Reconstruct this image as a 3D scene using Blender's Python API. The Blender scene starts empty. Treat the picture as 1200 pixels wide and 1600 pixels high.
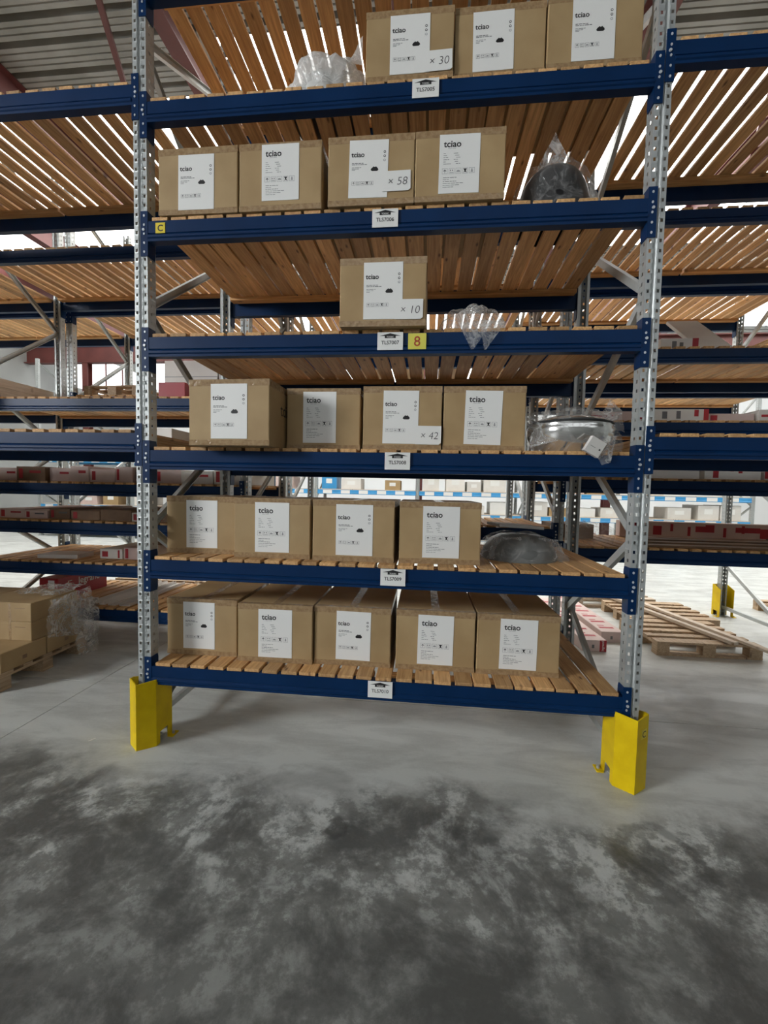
import bpy, bmesh, math, random
from mathutils import Matrix, Vector, noise

# ------------------------------------------------------------------ camera, world, exposure
SC = bpy.context.scene
COL = SC.collection
cam_d = bpy.data.cameras.new('camera')
cam = bpy.data.objects.new('camera', cam_d)
COL.objects.link(cam)
cam_d.sensor_fit = 'AUTO'
cam_d.sensor_width = 36.0
cam_d.lens = 666.497 / 1600 * 36.0
cam_d.clip_end = 200
YAW, PITCH, ROLL = 0.101192, -0.052762, 0.020569
cy, sy, cp, sp, cr, sr = math.cos(YAW), math.sin(YAW), math.cos(PITCH), math.sin(PITCH), math.cos(ROLL), math.sin(ROLL)
fwd = Vector((-sy * cp, cy * cp, sp)); rt = Vector((cy, sy, 0)); up = rt.cross(fwd)
r2 = rt * cr + up * sr; u2 = up * cr - rt * sr
m3 = Matrix((r2, u2, -fwd)).transposed()
cam.matrix_world = Matrix.Translation((1.6783, -2.3721, 1.5804)) @ m3.to_4x4()
SC.camera = cam

world = bpy.data.worlds.new('sky'); SC.world = world; world.use_nodes = True
world.node_tree.nodes['Background'].inputs[0].default_value = (0.75, 0.85, 1.0, 1)
world.node_tree.nodes['Background'].inputs[1].default_value = 1.0
SC.view_settings.view_transform = 'Standard'
SC.view_settings.look = 'None'
SC.view_settings.gamma = 1.0
SC.view_settings.use_curve_mapping = False
SC.view_settings.exposure = 0.0
SKY_NEAR, SKY_FAR, SKY_BEHIND, DOOR = 6.4, 3.6, 1.35, 62.0     # radiance of the daylit translucent roof lights

rnd = random.Random(7)

# ------------------------------------------------------------------ materials
MATS = {}
def new_mat(name):
    m = bpy.data.materials.new(name); m.use_nodes = True
    nt = m.node_tree
    return m, nt, nt.nodes, nt.links, nt.nodes['Principled BSDF']

def plain(name, col, rough=0.6, metal=0.0, spec=0.5):
    if name in MATS: return MATS[name]
    m, nt, n, l, b = new_mat(name)
    b.inputs['Base Color'].default_value = (*col, 1); b.inputs['Roughness'].default_value = rough
    b.inputs['Metallic'].default_value = metal; b.inputs['Specular IOR Level'].default_value = spec
    MATS[name] = m; return m

def noisy(name, c1, c2, scale=(1, 1, 1), nscale=5.0, rough=(0.5, 0.6), metal=0.0, bump=0.0, world=False, rand=0.0, detail=5.0, lo=0.35, hi=0.65):
    """colour between c1 and c2 from a noise in object (or world) space; rand adds a per-object shift"""
    m, nt, n, l, b = new_mat(name)
    if world:
        g = n.new('ShaderNodeNewGeometry'); src = g.outputs['Position']
    else:
        g = n.new('ShaderNodeTexCoord'); src = g.outputs['Object']
    oi = n.new('ShaderNodeObjectInfo')
    mp = n.new('ShaderNodeMapping'); mp.inputs['Scale'].default_value = scale
    l.new(src, mp.inputs['Vector'])
    if not world:
        mul = n.new('ShaderNodeMath'); mul.operation = 'MULTIPLY'; mul.inputs[1].default_value = 53.0
        l.new(oi.outputs['Random'], mul.inputs[0])
        cx = n.new('ShaderNodeCombineXYZ'); l.new(mul.outputs[0], cx.inputs[0]); l.new(mul.outputs[0], cx.inputs[2])
        l.new(cx.outputs[0], mp.inputs['Location'])
    nz = n.new('ShaderNodeTexNoise'); nz.inputs['Scale'].default_value = nscale; nz.inputs['Detail'].default_value = detail
    l.new(mp.outputs[0], nz.inputs['Vector'])
    cr_ = n.new('ShaderNodeValToRGB')
    cr_.color_ramp.elements[0].position = lo; cr_.color_ramp.elements[0].color = (*c1, 1)
    cr_.color_ramp.elements[1].position = hi; cr_.color_ramp.elements[1].color = (*c2, 1)
    l.new(nz.outputs['Fac'], cr_.inputs['Fac'])
    out = cr_.outputs['Color']
    if rand:
        hv = n.new('ShaderNodeHueSaturation')
        mr = n.new('ShaderNodeMapRange'); mr.inputs['To Min'].default_value = 1 - rand; mr.inputs['To Max'].default_value = 1 + rand
        l.new(oi.outputs['Random'], mr.inputs['Value']); l.new(mr.outputs[0], hv.inputs['Value']); l.new(out, hv.inputs['Color'])
        out = hv.outputs['Color']
    l.new(out, b.inputs['Base Color'])
    mr2 = n.new('ShaderNodeMapRange'); mr2.inputs['To Min'].default_value = rough[0]; mr2.inputs['To Max'].default_value = rough[1]
    l.new(nz.outputs['Fac'], mr2.inputs['Value']); l.new(mr2.outputs[0], b.inputs['Roughness'])
    b.inputs['Metallic'].default_value = metal
    if bump:
        bp = n.new('ShaderNodeBump'); bp.inputs['Strength'].default_value = bump; bp.inputs['Distance'].default_value = 0.004
        l.new(nz.outputs['Fac'], bp.inputs['Height']); l.new(bp.outputs[0], b.inputs['Normal'])
    MATS[name] = m; return m

def wood_mat(name, c1, c2, knot, rand=0.22):
    m, nt, n, l, b = new_mat(name)
    tc = n.new('ShaderNodeTexCoord'); oi = n.new('ShaderNodeObjectInfo')
    mul = n.new('ShaderNodeMath'); mul.operation = 'MULTIPLY'; mul.inputs[1].default_value = 91.0
    l.new(oi.outputs['Random'], mul.inputs[0])
    cx = n.new('ShaderNodeCombineXYZ'); l.new(mul.outputs[0], cx.inputs[0]); l.new(mul.outputs[0], cx.inputs[1])
    add = n.new('ShaderNodeVectorMath'); add.operation = 'ADD'
    l.new(tc.outputs['Object'], add.inputs[0]); l.new(cx.outputs[0], add.inputs[1])
    mp = n.new('ShaderNodeMapping'); mp.inputs['Scale'].default_value = (30, 1.6, 30); l.new(add.outputs[0], mp.inputs['Vector'])
    nz = n.new('ShaderNodeTexNoise'); nz.inputs['Scale'].default_value = 2.2; nz.inputs['Detail'].default_value = 6; nz.inputs['Distortion'].default_value = 0.8
    l.new(mp.outputs[0], nz.inputs['Vector'])
    rp = n.new('ShaderNodeValToRGB'); rp.color_ramp.elements[0].position = 0.3; rp.color_ramp.elements[1].position = 0.7
    rp.color_ramp.elements[0].color = (*c1, 1); rp.color_ramp.elements[1].color = (*c2, 1)
    l.new(nz.outputs['Fac'], rp.inputs['Fac'])
    # knots
    mp2 = n.new('ShaderNodeMapping'); mp2.inputs['Scale'].default_value = (16, 5.5, 4); l.new(add.outputs[0], mp2.inputs['Vector'])
    vo = n.new('ShaderNodeTexVoronoi'); vo.inputs['Scale'].default_value = 1.0; l.new(mp2.outputs[0], vo.inputs['Vector'])
    kr = n.new('ShaderNodeValToRGB'); kr.color_ramp.elements[0].position = 0.05; kr.color_ramp.elements[1].position = 0.17
    kr.color_ramp.elements[0].color = (1, 1, 1, 1); kr.color_ramp.elements[1].color = (0, 0, 0, 1)
    l.new(vo.outputs['Distance'], kr.inputs['Fac'])
    mx = n.new('ShaderNodeMix'); mx.data_type = 'RGBA'
    l.new(kr.outputs['Color'], mx.inputs['Factor']); l.new(rp.outputs['Color'], mx.inputs['A']); mx.inputs['B'].default_value = (*knot, 1)
    hv = n.new('ShaderNodeHueSaturation'); mr = n.new('ShaderNodeMapRange')
    mr.inputs['To Min'].default_value = 1 - rand; mr.inputs['To Max'].default_value = 1 + rand
    l.new(oi.outputs['Random'], mr.inputs['Value']); l.new(mr.outputs[0], hv.inputs['Value']); l.new(mx.outputs['Result'], hv.inputs['Color'])
    l.new(hv.outputs['Color'], b.inputs['Base Color'])
    b.inputs['Roughness'].default_value = 0.65
    bp = n.new('ShaderNodeBump'); bp.inputs['Strength'].default_value = 0.25; bp.inputs['Distance'].default_value = 0.003
    l.new(nz.outputs['Fac'], bp.inputs['Height']); l.new(bp.outputs[0], b.inputs['Normal'])
    MATS[name] = m; return m

wood_mat('pine', (0.44, 0.23, 0.085), (0.70, 0.43, 0.19), (0.16, 0.07, 0.025), 0.28)
wood_mat('pallet_wood', (0.36, 0.24, 0.14), (0.56, 0.42, 0.27), (0.15, 0.09, 0.05), 0.15)
wood_mat('pale_wood', (0.55, 0.45, 0.34), (0.72, 0.62, 0.5), (0.3, 0.2, 0.12), 0.1)
noisy('cardboard', (0.36, 0.24, 0.112), (0.43, 0.30, 0.148), (1, 1, 1), 4.0, (0.62, 0.72), rand=0.05)
noisy('cardboard_dark', (0.20, 0.12, 0.07), (0.31, 0.2, 0.12), (1, 1, 1), 5.0, (0.6, 0.7), rand=0.15)
noisy('cardboard_pink', (0.62, 0.47, 0.43), (0.70, 0.56, 0.51), (1, 1, 1), 5.0, (0.55, 0.65), rand=0.08)
noisy('cardboard_white', (0.70, 0.675, 0.63), (0.78, 0.755, 0.71), (1, 1, 1), 3.0, (0.5, 0.6), rand=0.1)
noisy('tape', (0.29, 0.185, 0.095), (0.40, 0.275, 0.15), (1, 1, 1), 45.0, (0.08, 0.25), bump=1.0, detail=3)
noisy('galvanised', (0.46, 0.485, 0.48), (0.52, 0.545, 0.535), (1, 1, 1), 9.0, (0.42, 0.5), metal=0.5, detail=3)
noisy('blue_paint', (0.0010, 0.020, 0.074), (0.0016, 0.026, 0.095), (1, 1, 1), 3.0, (0.34, 0.46), bump=0.06)
MATS['blue_paint'].node_tree.nodes['Principled BSDF'].inputs['Specular IOR Level'].default_value = 0.2
noisy('light_blue_paint', (0.05, 0.30, 0.62), (0.07, 0.36, 0.7), (1, 1, 1), 3.0, (0.3, 0.4))
noisy('yellow_paint', (0.68, 0.46, 0.002), (0.78, 0.56, 0.004), (1, 1, 1), 9.0, (0.36, 0.55), bump=0.08)
MATS['yellow_paint'].node_tree.nodes['Principled BSDF'].inputs['Specular IOR Level'].default_value = 0.2
noisy('steel_red', (0.085, 0.02, 0.017), (0.12, 0.03, 0.025), (1, 1, 1), 2.0, (0.45, 0.6))
noisy('roof_steel', (0.24, 0.24, 0.22), (0.32, 0.32, 0.30), (1, 1, 1), 2.0, (0.4, 0.55), metal=0.25, world=True)
noisy('wall_cladding', (0.26, 0.27, 0.26), (0.32, 0.33, 0.32), (1, 1, 1), 0.7, (0.5, 0.65), world=True)
noisy('wall_white', (0.82, 0.83, 0.82), (0.86, 0.86, 0.85), (1, 1, 1), 0.7, (0.5, 0.65), world=True)
plain('paper', (0.84, 0.84, 0.81), 0.5)
plain('pale_panel', (0.42, 0.40, 0.37), 0.6)
plain('ink', (0.012, 0.012, 0.012), 0.55)
plain('ink_grey', (0.16, 0.16, 0.16), 0.55)
plain('ink_red', (0.42, 0.02, 0.03), 0.5)
plain('ink_marker', (0.10, 0.10, 0.10), 0.5)
plain('red_box', (0.36, 0.01, 0.02), 0.45)
plain('white_print', (0.75, 0.72, 0.70), 0.5)
plain('sticker_yellow', (0.78, 0.62, 0.03), 0.4)
plain('sticker_yellow_film', (0.72, 0.66, 0.10), 0.25)
plain('digit_red', (0.42, 0.05, 0.02), 0.5)
plain('black_shade', (0.012, 0.012, 0.013), 0.28)
plain('grey_shade', (0.10, 0.105, 0.10), 0.35)
plain('chrome_shade', (0.62, 0.62, 0.60), 0.16, 0.9)
plain('white_shade', (0.62, 0.62, 0.60), 0.3)
plain('joint', (0.045, 0.045, 0.045), 0.9)
plain('rubber', (0.02, 0.02, 0.02), 0.7)

def film(name, base, crease, col, rough):
    '''clear polythene: mostly transparent, whitened and glossy along its wrinkles'''
    m, nt, n, l, b = new_mat(name)
    b.inputs['Base Color'].default_value = (*col, 1); b.inputs['Roughness'].default_value = rough; b.inputs['Specular IOR Level'].default_value = 0.9
    tc = n.new('ShaderNodeTexCoord')
    def wr(scale, wid):
        nz = n.new('ShaderNodeTexNoise'); nz.inputs['Scale'].default_value = scale; nz.inputs['Detail'].default_value = 3; nz.inputs['Distortion'].default_value = 1.6
        l.new(tc.outputs['Object'], nz.inputs['Vector'])
        s1 = n.new('ShaderNodeMath'); s1.operation = 'SUBTRACT'; s1.inputs[1].default_value = 0.5; l.new(nz.outputs['Fac'], s1.inputs[0])
        s2 = n.new('ShaderNodeMath'); s2.operation = 'ABSOLUTE'; l.new(s1.outputs[0], s2.inputs[0])
        r = n.new('ShaderNodeMapRange'); r.inputs['From Min'].default_value = wid; r.inputs['From Max'].default_value = 0.0
        l.new(s2.outputs[0], r.inputs['Value']); return r.outputs[0], nz.outputs['Fac']
    c1, h1 = wr(4.5, 0.035); c2, h2 = wr(11, 0.02)
    ad = n.new('ShaderNodeMath'); ad.operation = 'MAXIMUM'; l.new(c1, ad.inputs[0]); l.new(c2, ad.inputs[1])
    mr = n.new('ShaderNodeMapRange'); mr.inputs['To Min'].default_value = base; mr.inputs['To Max'].default_value = crease
    l.new(ad.outputs[0], mr.inputs['Value'])
    tr = n.new('ShaderNodeBsdfTransparent'); mx = n.new('ShaderNodeMixShader')
    tl = n.new('ShaderNodeBsdfTranslucent'); tl.inputs['Color'].default_value = (*col, 1)
    m2 = n.new('ShaderNodeMixShader'); m2.inputs[0].default_value = 0.4
    l.new(b.outputs[0], m2.inputs[1]); l.new(tl.outputs[0], m2.inputs[2])
    l.new(mr.outputs[0], mx.inputs[0]); l.new(tr.outputs[0], mx.inputs[1]); l.new(m2.outputs[0], mx.inputs[2])
    bp = n.new('ShaderNodeBump'); bp.inputs['Strength'].default_value = 1.0; bp.inputs['Distance'].default_value = 0.03
    l.new(h1, bp.inputs['Height'])
    bp2 = n.new('ShaderNodeBump'); bp2.inputs['Strength'].default_value = 0.8; bp2.inputs['Distance'].default_value = 0.012
    l.new(h2, bp2.inputs['Height']); l.new(bp.outputs[0], bp2.inputs['Normal']); l.new(bp2.outputs[0], b.inputs['Normal'])
    l.new(mx.outputs[0], n['Material Output'].inputs['Surface'])
    MATS[name] = m
film('film_milky', 0.60, 0.9, (0.88, 0.88, 0.86), 0.18)
film('film_clear', 0.10, 0.30, (0.85, 0.85, 0.83), 0.08)
film('film_thin', 0.28, 0.7, (0.85, 0.85, 0.83), 0.10)

def emitter(name, col, strength):
    m = bpy.data.materials.new(name); m.use_nodes = True
    n = m.node_tree.nodes; l = m.node_tree.links
    n.remove(n['Principled BSDF'])
    e = n.new('ShaderNodeEmission'); e.inputs[0].default_value = (*col, 1); e.inputs[1].default_value = strength
    l.new(e.outputs[0], n['Material Output'].inputs['Surface']); MATS[name] = m
emitter('daylight_near', (1.0, 0.985, 0.95), SKY_NEAR)
emitter('daylight_far', (0.97, 0.99, 1.0), SKY_FAR)
emitter('daylight_gable', (0.95, 0.98, 1.0), DOOR)
emitter('daylight_behind', (0.93, 0.97, 1.0), SKY_BEHIND)

def floor_mat():
    m, nt, n, l, b = new_mat('concrete')
    g = n.new('ShaderNodeNewGeometry'); P = g.outputs['Position']
    def nz(scale, det, vs=(1, 1, 1), dist=0.0, rough=0.55):
        mp = n.new('ShaderNodeMapping'); mp.inputs['Scale'].default_value = vs; l.new(P, mp.inputs['Vector'])
        t = n.new('ShaderNodeTexNoise'); t.inputs['Scale'].default_value = scale; t.inputs['Detail'].default_value = det
        t.inputs['Distortion'].default_value = dist; t.inputs['Roughness'].default_value = rough
        l.new(mp.outputs[0], t.inputs['Vector']); return t.outputs['Fac']
    def ramp(f, p0, p1, c0=0.0, c1=1.0):
        r = n.new('ShaderNodeMapRange'); r.interpolation_type = 'SMOOTHSTEP'
        r.inputs['From Min'].default_value = p0; r.inputs['From Max'].default_value = p1
        r.inputs['To Min'].default_value = c0; r.inputs['To Max'].default_value = c1
        l.new(f, r.inputs['Value']); return r.outputs[0]
    def mth(op, a, b_):
        t = n.new('ShaderNodeMath'); t.operation = op
        for i, v in enumerate((a, b_)):
            if isinstance(v, (int, float)): t.inputs[i].default_value = v
            else: l.new(v, t.inputs[i])
        return t.outputs[0]
    big = ramp(nz(2.3, 10, dist=0.25, rough=0.7), 0.40, 0.60)
    mid = ramp(nz(8.0, 10, rough=0.75), 0.44, 0.56)
    fine = nz(60, 4, rough=0.7)
    streak = ramp(nz(1.4, 7, (1.2, 4, 1), 0.4, 0.62), 0.36, 0.66)
    sx = n.new('ShaderNodeSeparateXYZ'); l.new(P, sx.inputs[0])
    # paler strip along the racks, scaled blotchy strip in front of it, darker band beyond
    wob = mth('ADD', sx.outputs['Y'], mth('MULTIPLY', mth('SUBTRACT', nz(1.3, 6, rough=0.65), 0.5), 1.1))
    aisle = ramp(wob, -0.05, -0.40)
    dark_band = ramp(wob, -0.62, -1.05)
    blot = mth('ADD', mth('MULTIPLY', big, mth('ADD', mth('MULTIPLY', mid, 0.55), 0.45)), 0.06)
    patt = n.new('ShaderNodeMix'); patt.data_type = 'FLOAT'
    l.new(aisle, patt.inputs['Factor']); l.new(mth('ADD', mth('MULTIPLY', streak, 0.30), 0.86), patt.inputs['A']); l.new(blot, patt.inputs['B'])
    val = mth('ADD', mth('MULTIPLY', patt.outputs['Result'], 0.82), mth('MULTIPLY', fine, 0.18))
    val = mth('MULTIPLY', val, mth('SUBTRACT', 1.0, mth('MULTIPLY', dark_band, 0.42)))
    cr_ = n.new('ShaderNodeValToRGB')
    e = cr_.color_ramp.elements
    e[0].position = 0.0; e[0].color = (0.075, 0.077, 0.072, 1)
    e[1].position = 1.0; e[1].color = (0.62, 0.64, 0.61, 1)
    k = e.new(0.45); k.color = (0.245, 0.25, 0.235, 1)
    l.new(val, cr_.inputs['Fac'])
    col = cr_.outputs['Color']
    # dark dried stains and tyre arcs: (x, y, radius, width, strength)
    for (x, y, rad, wid, s) in ((2.73, -0.48, 0.17, 0.045, 0.45), (1.30, -0.50, 0.02, 0.05, 0.6), (1.1, -0.47, 0.30, 0.10, 0.28), (1.78, -0.42, 0.0, 0.13, 0.3), (1.95, -0.6, 0.0, 0.22, 0.28), (0.0, -0.30, 0.0, 0.14, 0.25), (0.32, -0.55, 0.0, 0.12, 0.4)):
        d = n.new('ShaderNodeVectorMath'); d.operation = 'DISTANCE'; d.inputs[1].default_value = (x, y, 0); l.new(P, d.inputs[0])
        dd = mth('ADD', d.outputs['Value'], mth('MULTIPLY', mth('SUBTRACT', nz(4, 4), 0.5), 0.25))
        rg = mth('ABSOLUTE', mth('SUBTRACT', dd, rad), 0)
        f = ramp(rg, wid, wid * 0.35, 0.0, s)
        mx = n.new('ShaderNodeMix'); mx.data_type = 'RGBA'; l.new(f, mx.inputs['Factor']); l.new(col, mx.inputs['A']); mx.inputs['B'].default_value = (0.055, 0.056, 0.054, 1)
        col = mx.outputs['Result']
    l.new(col, b.inputs['Base Color'])
    l.new(ramp(mth('ADD', mth('MULTIPLY', mid, 0.5), mth('MULTIPLY', big, 0.5)), 0.0, 1.0, 0.28, 0.5), b.inputs['Roughness'])
    b.inputs['Specular IOR Level'].default_value = 0.5
    bp = n.new('ShaderNodeBump'); bp.inputs['Strength'].default_value = 0.18; bp.inputs['Distance'].default_value = 0.003
    l.new(val, bp.inputs['Height']); l.new(bp.outputs[0], b.inputs['Normal'])
    MATS['concrete'] = m
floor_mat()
M = MATS

# ------------------------------------------------------------------ mesh helpers
class MB:
    def __init__(s): s.v = []; s.f = []; s.m = []
    def quad(s, a, b, c, d, mat=0):
        i = len(s.v); s.v += [a, b, c, d]; s.f.append((i, i + 1, i + 2, i + 3)); s.m.append(mat)
    def box(s, x0, x1, y0, y1, z0, z1, mat=0):
        i = len(s.v)
        s.v += [(x0, y0, z0), (x1, y0, z0), (x1, y1, z0), (x0, y1, z0), (x0, y0, z1), (x1, y0, z1), (x1, y1, z1), (x0, y1, z1)]
        for f in ((0, 3, 2, 1), (4, 5, 6, 7), (0, 1, 5, 4), (1, 2, 6, 5), (2, 3, 7, 6), (3, 0, 4, 7)):
            s.f.append(tuple(i + k for k in f)); s.m.append(mat)
        return s
    def prism_x(s, prof, x0, x1, mat=0):          # prof: (y, z) loop
        i = len(s.v); n = len(prof)
        s.v += [(x0, y, z) for y, z in prof] + [(x1, y, z) for y, z in prof]
        for k in range(n):
            k2 = (k + 1) % n; s.f.append((i + k, i + k2, i + n + k2, i + n + k)); s.m.append(mat)
        s.f.append(tuple(i + k for k in reversed(range(n)))); s.f.append(tuple(i + n + k for k in range(n))); s.m += [mat, mat]
        return s
    def prism_z(s, prof, z0, z1, mat=0):          # prof: (x, y) loop
        i = len(s.v); n = len(prof)
        s.v += [(x, y, z0) for x, y in prof] + [(x, y, z1) for x, y in prof]
        for k in range(n):
            k2 = (k + 1) % n; s.f.append((i + k, i + k2, i + n + k2, i + n + k)); s.m.append(mat)
        s.f.append(tuple(i + k for k in reversed(range(n)))); s.f.append(tuple(i + n + k for k in range(n))); s.m += [mat, mat]
        return s
    def poly_front(s, pts, y0, y1, mat=0):        # pts: (x, z) loop, extruded along y
        i = len(s.v); n = len(pts)
        s.v += [(x, y0, z) for x, z in pts] + [(x, y1, z) for x, z in pts]
        for k in range(n):
            k2 = (k + 1) % n; s.f.append((i + k, i + k2, i + n + k2, i + n + k)); s.m.append(mat)
        s.f.append(tuple(i + k for k in range(n))); s.f.append(tuple(i + n + k for k in reversed(range(n)))); s.m += [mat, mat]
        return s
    def disc_front(s, x, z, r, y0, y1, mat=0, n=8, squash=1.0):
        return s.poly_front([(x + r * math.cos(2 * math.pi * k / n), z + squash * r * math.sin(2 * math.pi * k / n)) for k in range(n)], y0, y1, mat)
    def mesh_in(s, me, off=(0, 0, 0), mat=0, sc=1.0):
        i = len(s.v)
        s.v += [(v.co.x * sc + off[0], v.co.y * sc + off[1], v.co.z * sc + off[2]) for v in me.vertices]
        for p in me.polygons: s.f.append(tuple(i + k for k in p.vertices)); s.m.append(mat)
    def bar(s, a, b, w, h, mat=0, lip=0.0):
        """rectangular bar from a to b: w across (horizontal), h tall"""
        a = Vector(a); b = Vector(b); d = (b - a).normalized()
        side = d.cross(Vector((0, 0, 1)))
        if side.length < 1e-4: side = Vector((1, 0, 0))
        side.normalize(); u = side.cross(d)
        i = len(s.v)
        for p in (a, b):
            for sx, su in ((-1, -1), (1, -1), (1, 1), (-1, 1)):
                s.v.append(tuple(p + side * (sx * w / 2) + u * (su * h / 2)))
        for f in ((0, 1, 2, 3), (7, 6, 5, 4), (0, 4, 5, 1), (1, 5, 6, 2), (2, 6, 7, 3), (3, 7, 4, 0)):
            s.f.append(tuple(i + k for k in f)); s.m.append(mat)
        return s
    def mesh(s, name, mats, smooth=False):
        me = bpy.data.meshes.new(name)
        me.from_pydata(s.v, [], s.f)
        for k in (mats if isinstance(mats, (list, tuple)) else [mats]): me.materials.append(M[k])
        me.polygons.foreach_set('material_index', s.m)
        if smooth: me.polygons.foreach_set('use_smooth', [True] * len(me.polygons))
        bm = bmesh.new(); bm.from_mesh(me); bmesh.ops.recalc_face_normals(bm, faces=bm.faces); bm.to_mesh(me); bm.free()
        me.update(); return me
    def build(s, name, mats, parent=None, loc=(0, 0, 0), smooth=False):
        return put(name, s.mesh(name, mats, smooth), parent, loc)

def put(name, me, parent=None, loc=(0, 0, 0), rotz=0.0, rot=None):
    o = bpy.data.objects.new(name, me); COL.objects.link(o)
    o.location = loc
    o.rotation_euler = rot if rot else (0, 0, rotz)
    if parent: o.parent = parent
    return o

def thing(name, label, cat, loc=(0, 0, 0), rotz=0.0, group=None):
    o = put(name, None, None, loc, rotz); o.empty_display_size = 0.1
    return tag(o, label, cat, group)
def tag(o, label, cat, group=None):
    o['label'] = label; o['category'] = cat
    if group: o['group'] = group
    return o
def struct(o):
    o['kind'] = 'structure'; return o

def bevel_box(name, w, d, h, mat, bev=0.004, seg=2):
    me = bpy.data.meshes.new(name); bm = bmesh.new(); bmesh.ops.create_cube(bm, size=1)
    for v in bm.verts: v.co = ((v.co.x + 0.5) * w, (v.co.y + 0.5) * d, (v.co.z + 0.5) * h)
    bmesh.ops.bevel(bm, geom=bm.edges[:], offset=bev, segments=seg, affect='EDGES', profile=0.5)
    bm.to_mesh(me); bm.free(); me.materials.append(M[mat]); return me

_txt = {}
def text_mesh(s, size, bold=0.0, shear=0.0, align='CENTER'):
    """lettering in the x-z plane, facing -y"""
    key = (s, size, bold, shear, align)
    if key in _txt: return _txt[key]
    cu = bpy.data.curves.new('lettering', 'FONT'); cu.body = s; cu.size = size; cu.offset = bold; cu.shear = shear
    cu.align_x = align; cu.resolution_u = 3
    o = bpy.data.objects.new('lettering', cu)
    me = bpy.data.meshes.new_from_object(o)
    for v in me.vertices: v.co = (v.co.x, -v.co.z, v.co.y)
    bpy.data.objects.remove(o); bpy.data.curves.remove(cu)
    _txt[key] = me; return me
def lettering(name, s, size, mat, parent, loc, bold=0.0, shear=0.0, align='CENTER', rot=None):
    me = text_mesh(s, size, bold, shear, align).copy(); me.materials.clear(); me.materials.append(M[mat])
    return put(name, me, parent, loc, rot=rot)

# ------------------------------------------------------------------ building shell
X0, X1, Y0, Y1, ROOF = -12.0, 18.0, -18.0, 17.0, 8.0
fl = struct(MB().box(X0, X1, Y0, Y1, -0.2, -0.004).build('floor', 'joint'))
gx = [X0, -6.9, -0.9, 5.1, 11.1, X1]; gy = [Y0, -11.3, -5.3, 0.71, 6.7, 12.7, Y1]
for i in range(len(gx) - 1):
    for j in range(len(gy) - 1):
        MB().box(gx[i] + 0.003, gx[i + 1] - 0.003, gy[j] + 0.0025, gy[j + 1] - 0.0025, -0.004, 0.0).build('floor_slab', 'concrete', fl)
DY0, DY1, DZ0, DZ1 = -10.5, -6.5, 4.4, 7.7      # high gable window at the aisle's left end
wl = MB(); wl.box(X0 - 0.2, X0, Y0, DY0, 0, ROOF); wl.box(X0 - 0.2, X0, DY1, Y1, 0, ROOF); wl.box(X0 - 0.2, X0, DY0, DY1, DZ1, ROOF); wl.box(X0 - 0.2, X0, DY0, DY1, 0, DZ0)
struct(wl.build('wall_left', 'wall_cladding'))
w = struct(MB().box(X0 - 0.16, X0 - 0.12, DY0, DY1, DZ0, DZ1).build('window_8', 'daylight_gable'))
for q in range(7):
    yq = DY0 + (DY1 - DY0 - 0.06) * q / 6; MB().box(X0 - 0.12, X0 - 0.06, yq, yq + 0.06, DZ0, DZ1).build('glazing_bar', 'steel_red', w)
struct(MB().box(X1, X1 + 0.2, Y0, Y1, 0, ROOF).build('wall_right', 'wall_cladding'))
struct(MB().box(X0, X1, Y0 - 0.2, Y0, 0, ROOF).build('wall_front', 'wall_cladding'))
wb = MB()
wb.box(X0, X1, Y1, Y1 + 0.2, 0, 6.1); wb.box(X0, X1, Y1, Y1 + 0.2, 7.35, ROOF)
wx = [X0]
for k in range(7): wx += [-11.4 + 4.3 * k, -11.4 + 4.3 * k + 3.1]
wx.append(X1)
for k in range(0, len(wx), 2): wb.box(wx[k], wx[k + 1], Y1, Y1 + 0.2, 6.1, 7.35)
struct(wb.build('wall_back', 'wall_white'))
for k in range(7):
    w = struct(MB().box(wx[2 * k + 1], wx[2 * k + 2], Y1 + 0.08, Y1 + 0.1, 6.1, 7.35).build('window_%d' % (k + 1), 'daylight_far'))
    for q in range(4): MB().box(wx[2 * k + 1] + q * 1.0, wx[2 * k + 1] + q * 1.0 + 0.05, Y1 + 0.02, Y1 + 0.08, 6.1, 7.35).build('glazing_bar', 'steel_red', w)

w = struct(MB().box(X0 + 0.01, X0 + 0.03, 12.6, 16.6, 5.3, 6.75).build('window_9', 'daylight_far'))
for q in range(5): MB().box(X0 + 0.03, X0 + 0.07, 12.6 + q * 0.985, 12.66 + q * 0.985, 5.3, 6.75).build('glazing_bar', 'steel_red', w)
# roof: trapezoidal steel decking with roof-light bands let into it
SKYL = [('daylight_near', 4.65, 9.6, [(X0 + 0.6, X1 - 1)]), ('daylight_near', 3.8, 4.65, [(-1.55, 0.75)]), ('daylight_far', 11.6, 15.4, [(X0 + 0.6, X1 - 1)]), ('daylight_behind', -15.6, -8.2, [(X0 + 0.6, X1 - 1)])]
def decking(y0, y1, x0, x1):
    """ribbed sheet seen from below: flat pans with two small stiffeners between deep troughs"""
    b = MB(); pts = []; y = y0; P = 0.34
    while y < y1 - 1e-6:
        for dy, dz in ((0, 0), (0.062, 0), (0.070, 0.016), (0.082, 0.016), (0.090, 0), (0.152, 0), (0.160, 0.016), (0.172, 0.016), (0.18, 0), (0.245, 0), (0.262, 0.09), (0.322, 0.09)):
            if y + dy < y1: pts.append((y + dy, ROOF + dz))
        y += P
    pts.append((y1, ROOF))
    for (a, za), (c, zc) in zip(pts[:-1], pts[1:]):
        b.quad((x0, a, za), (x1, a, za), (x1, c, zc), (x0, c, zc))
    return b
rb = MB()
def add_deck(y0, y1, x0, x1):
    t = decking(y0, y1, x0, x1); i = len(rb.v); rb.v += t.v; rb.f += [tuple(i + k for k in f) for f in t.f]; rb.m += t.m
add_deck(Y0, -15.6, X0, X1); add_deck(-8.2, 3.8, X0, X1)
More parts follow.
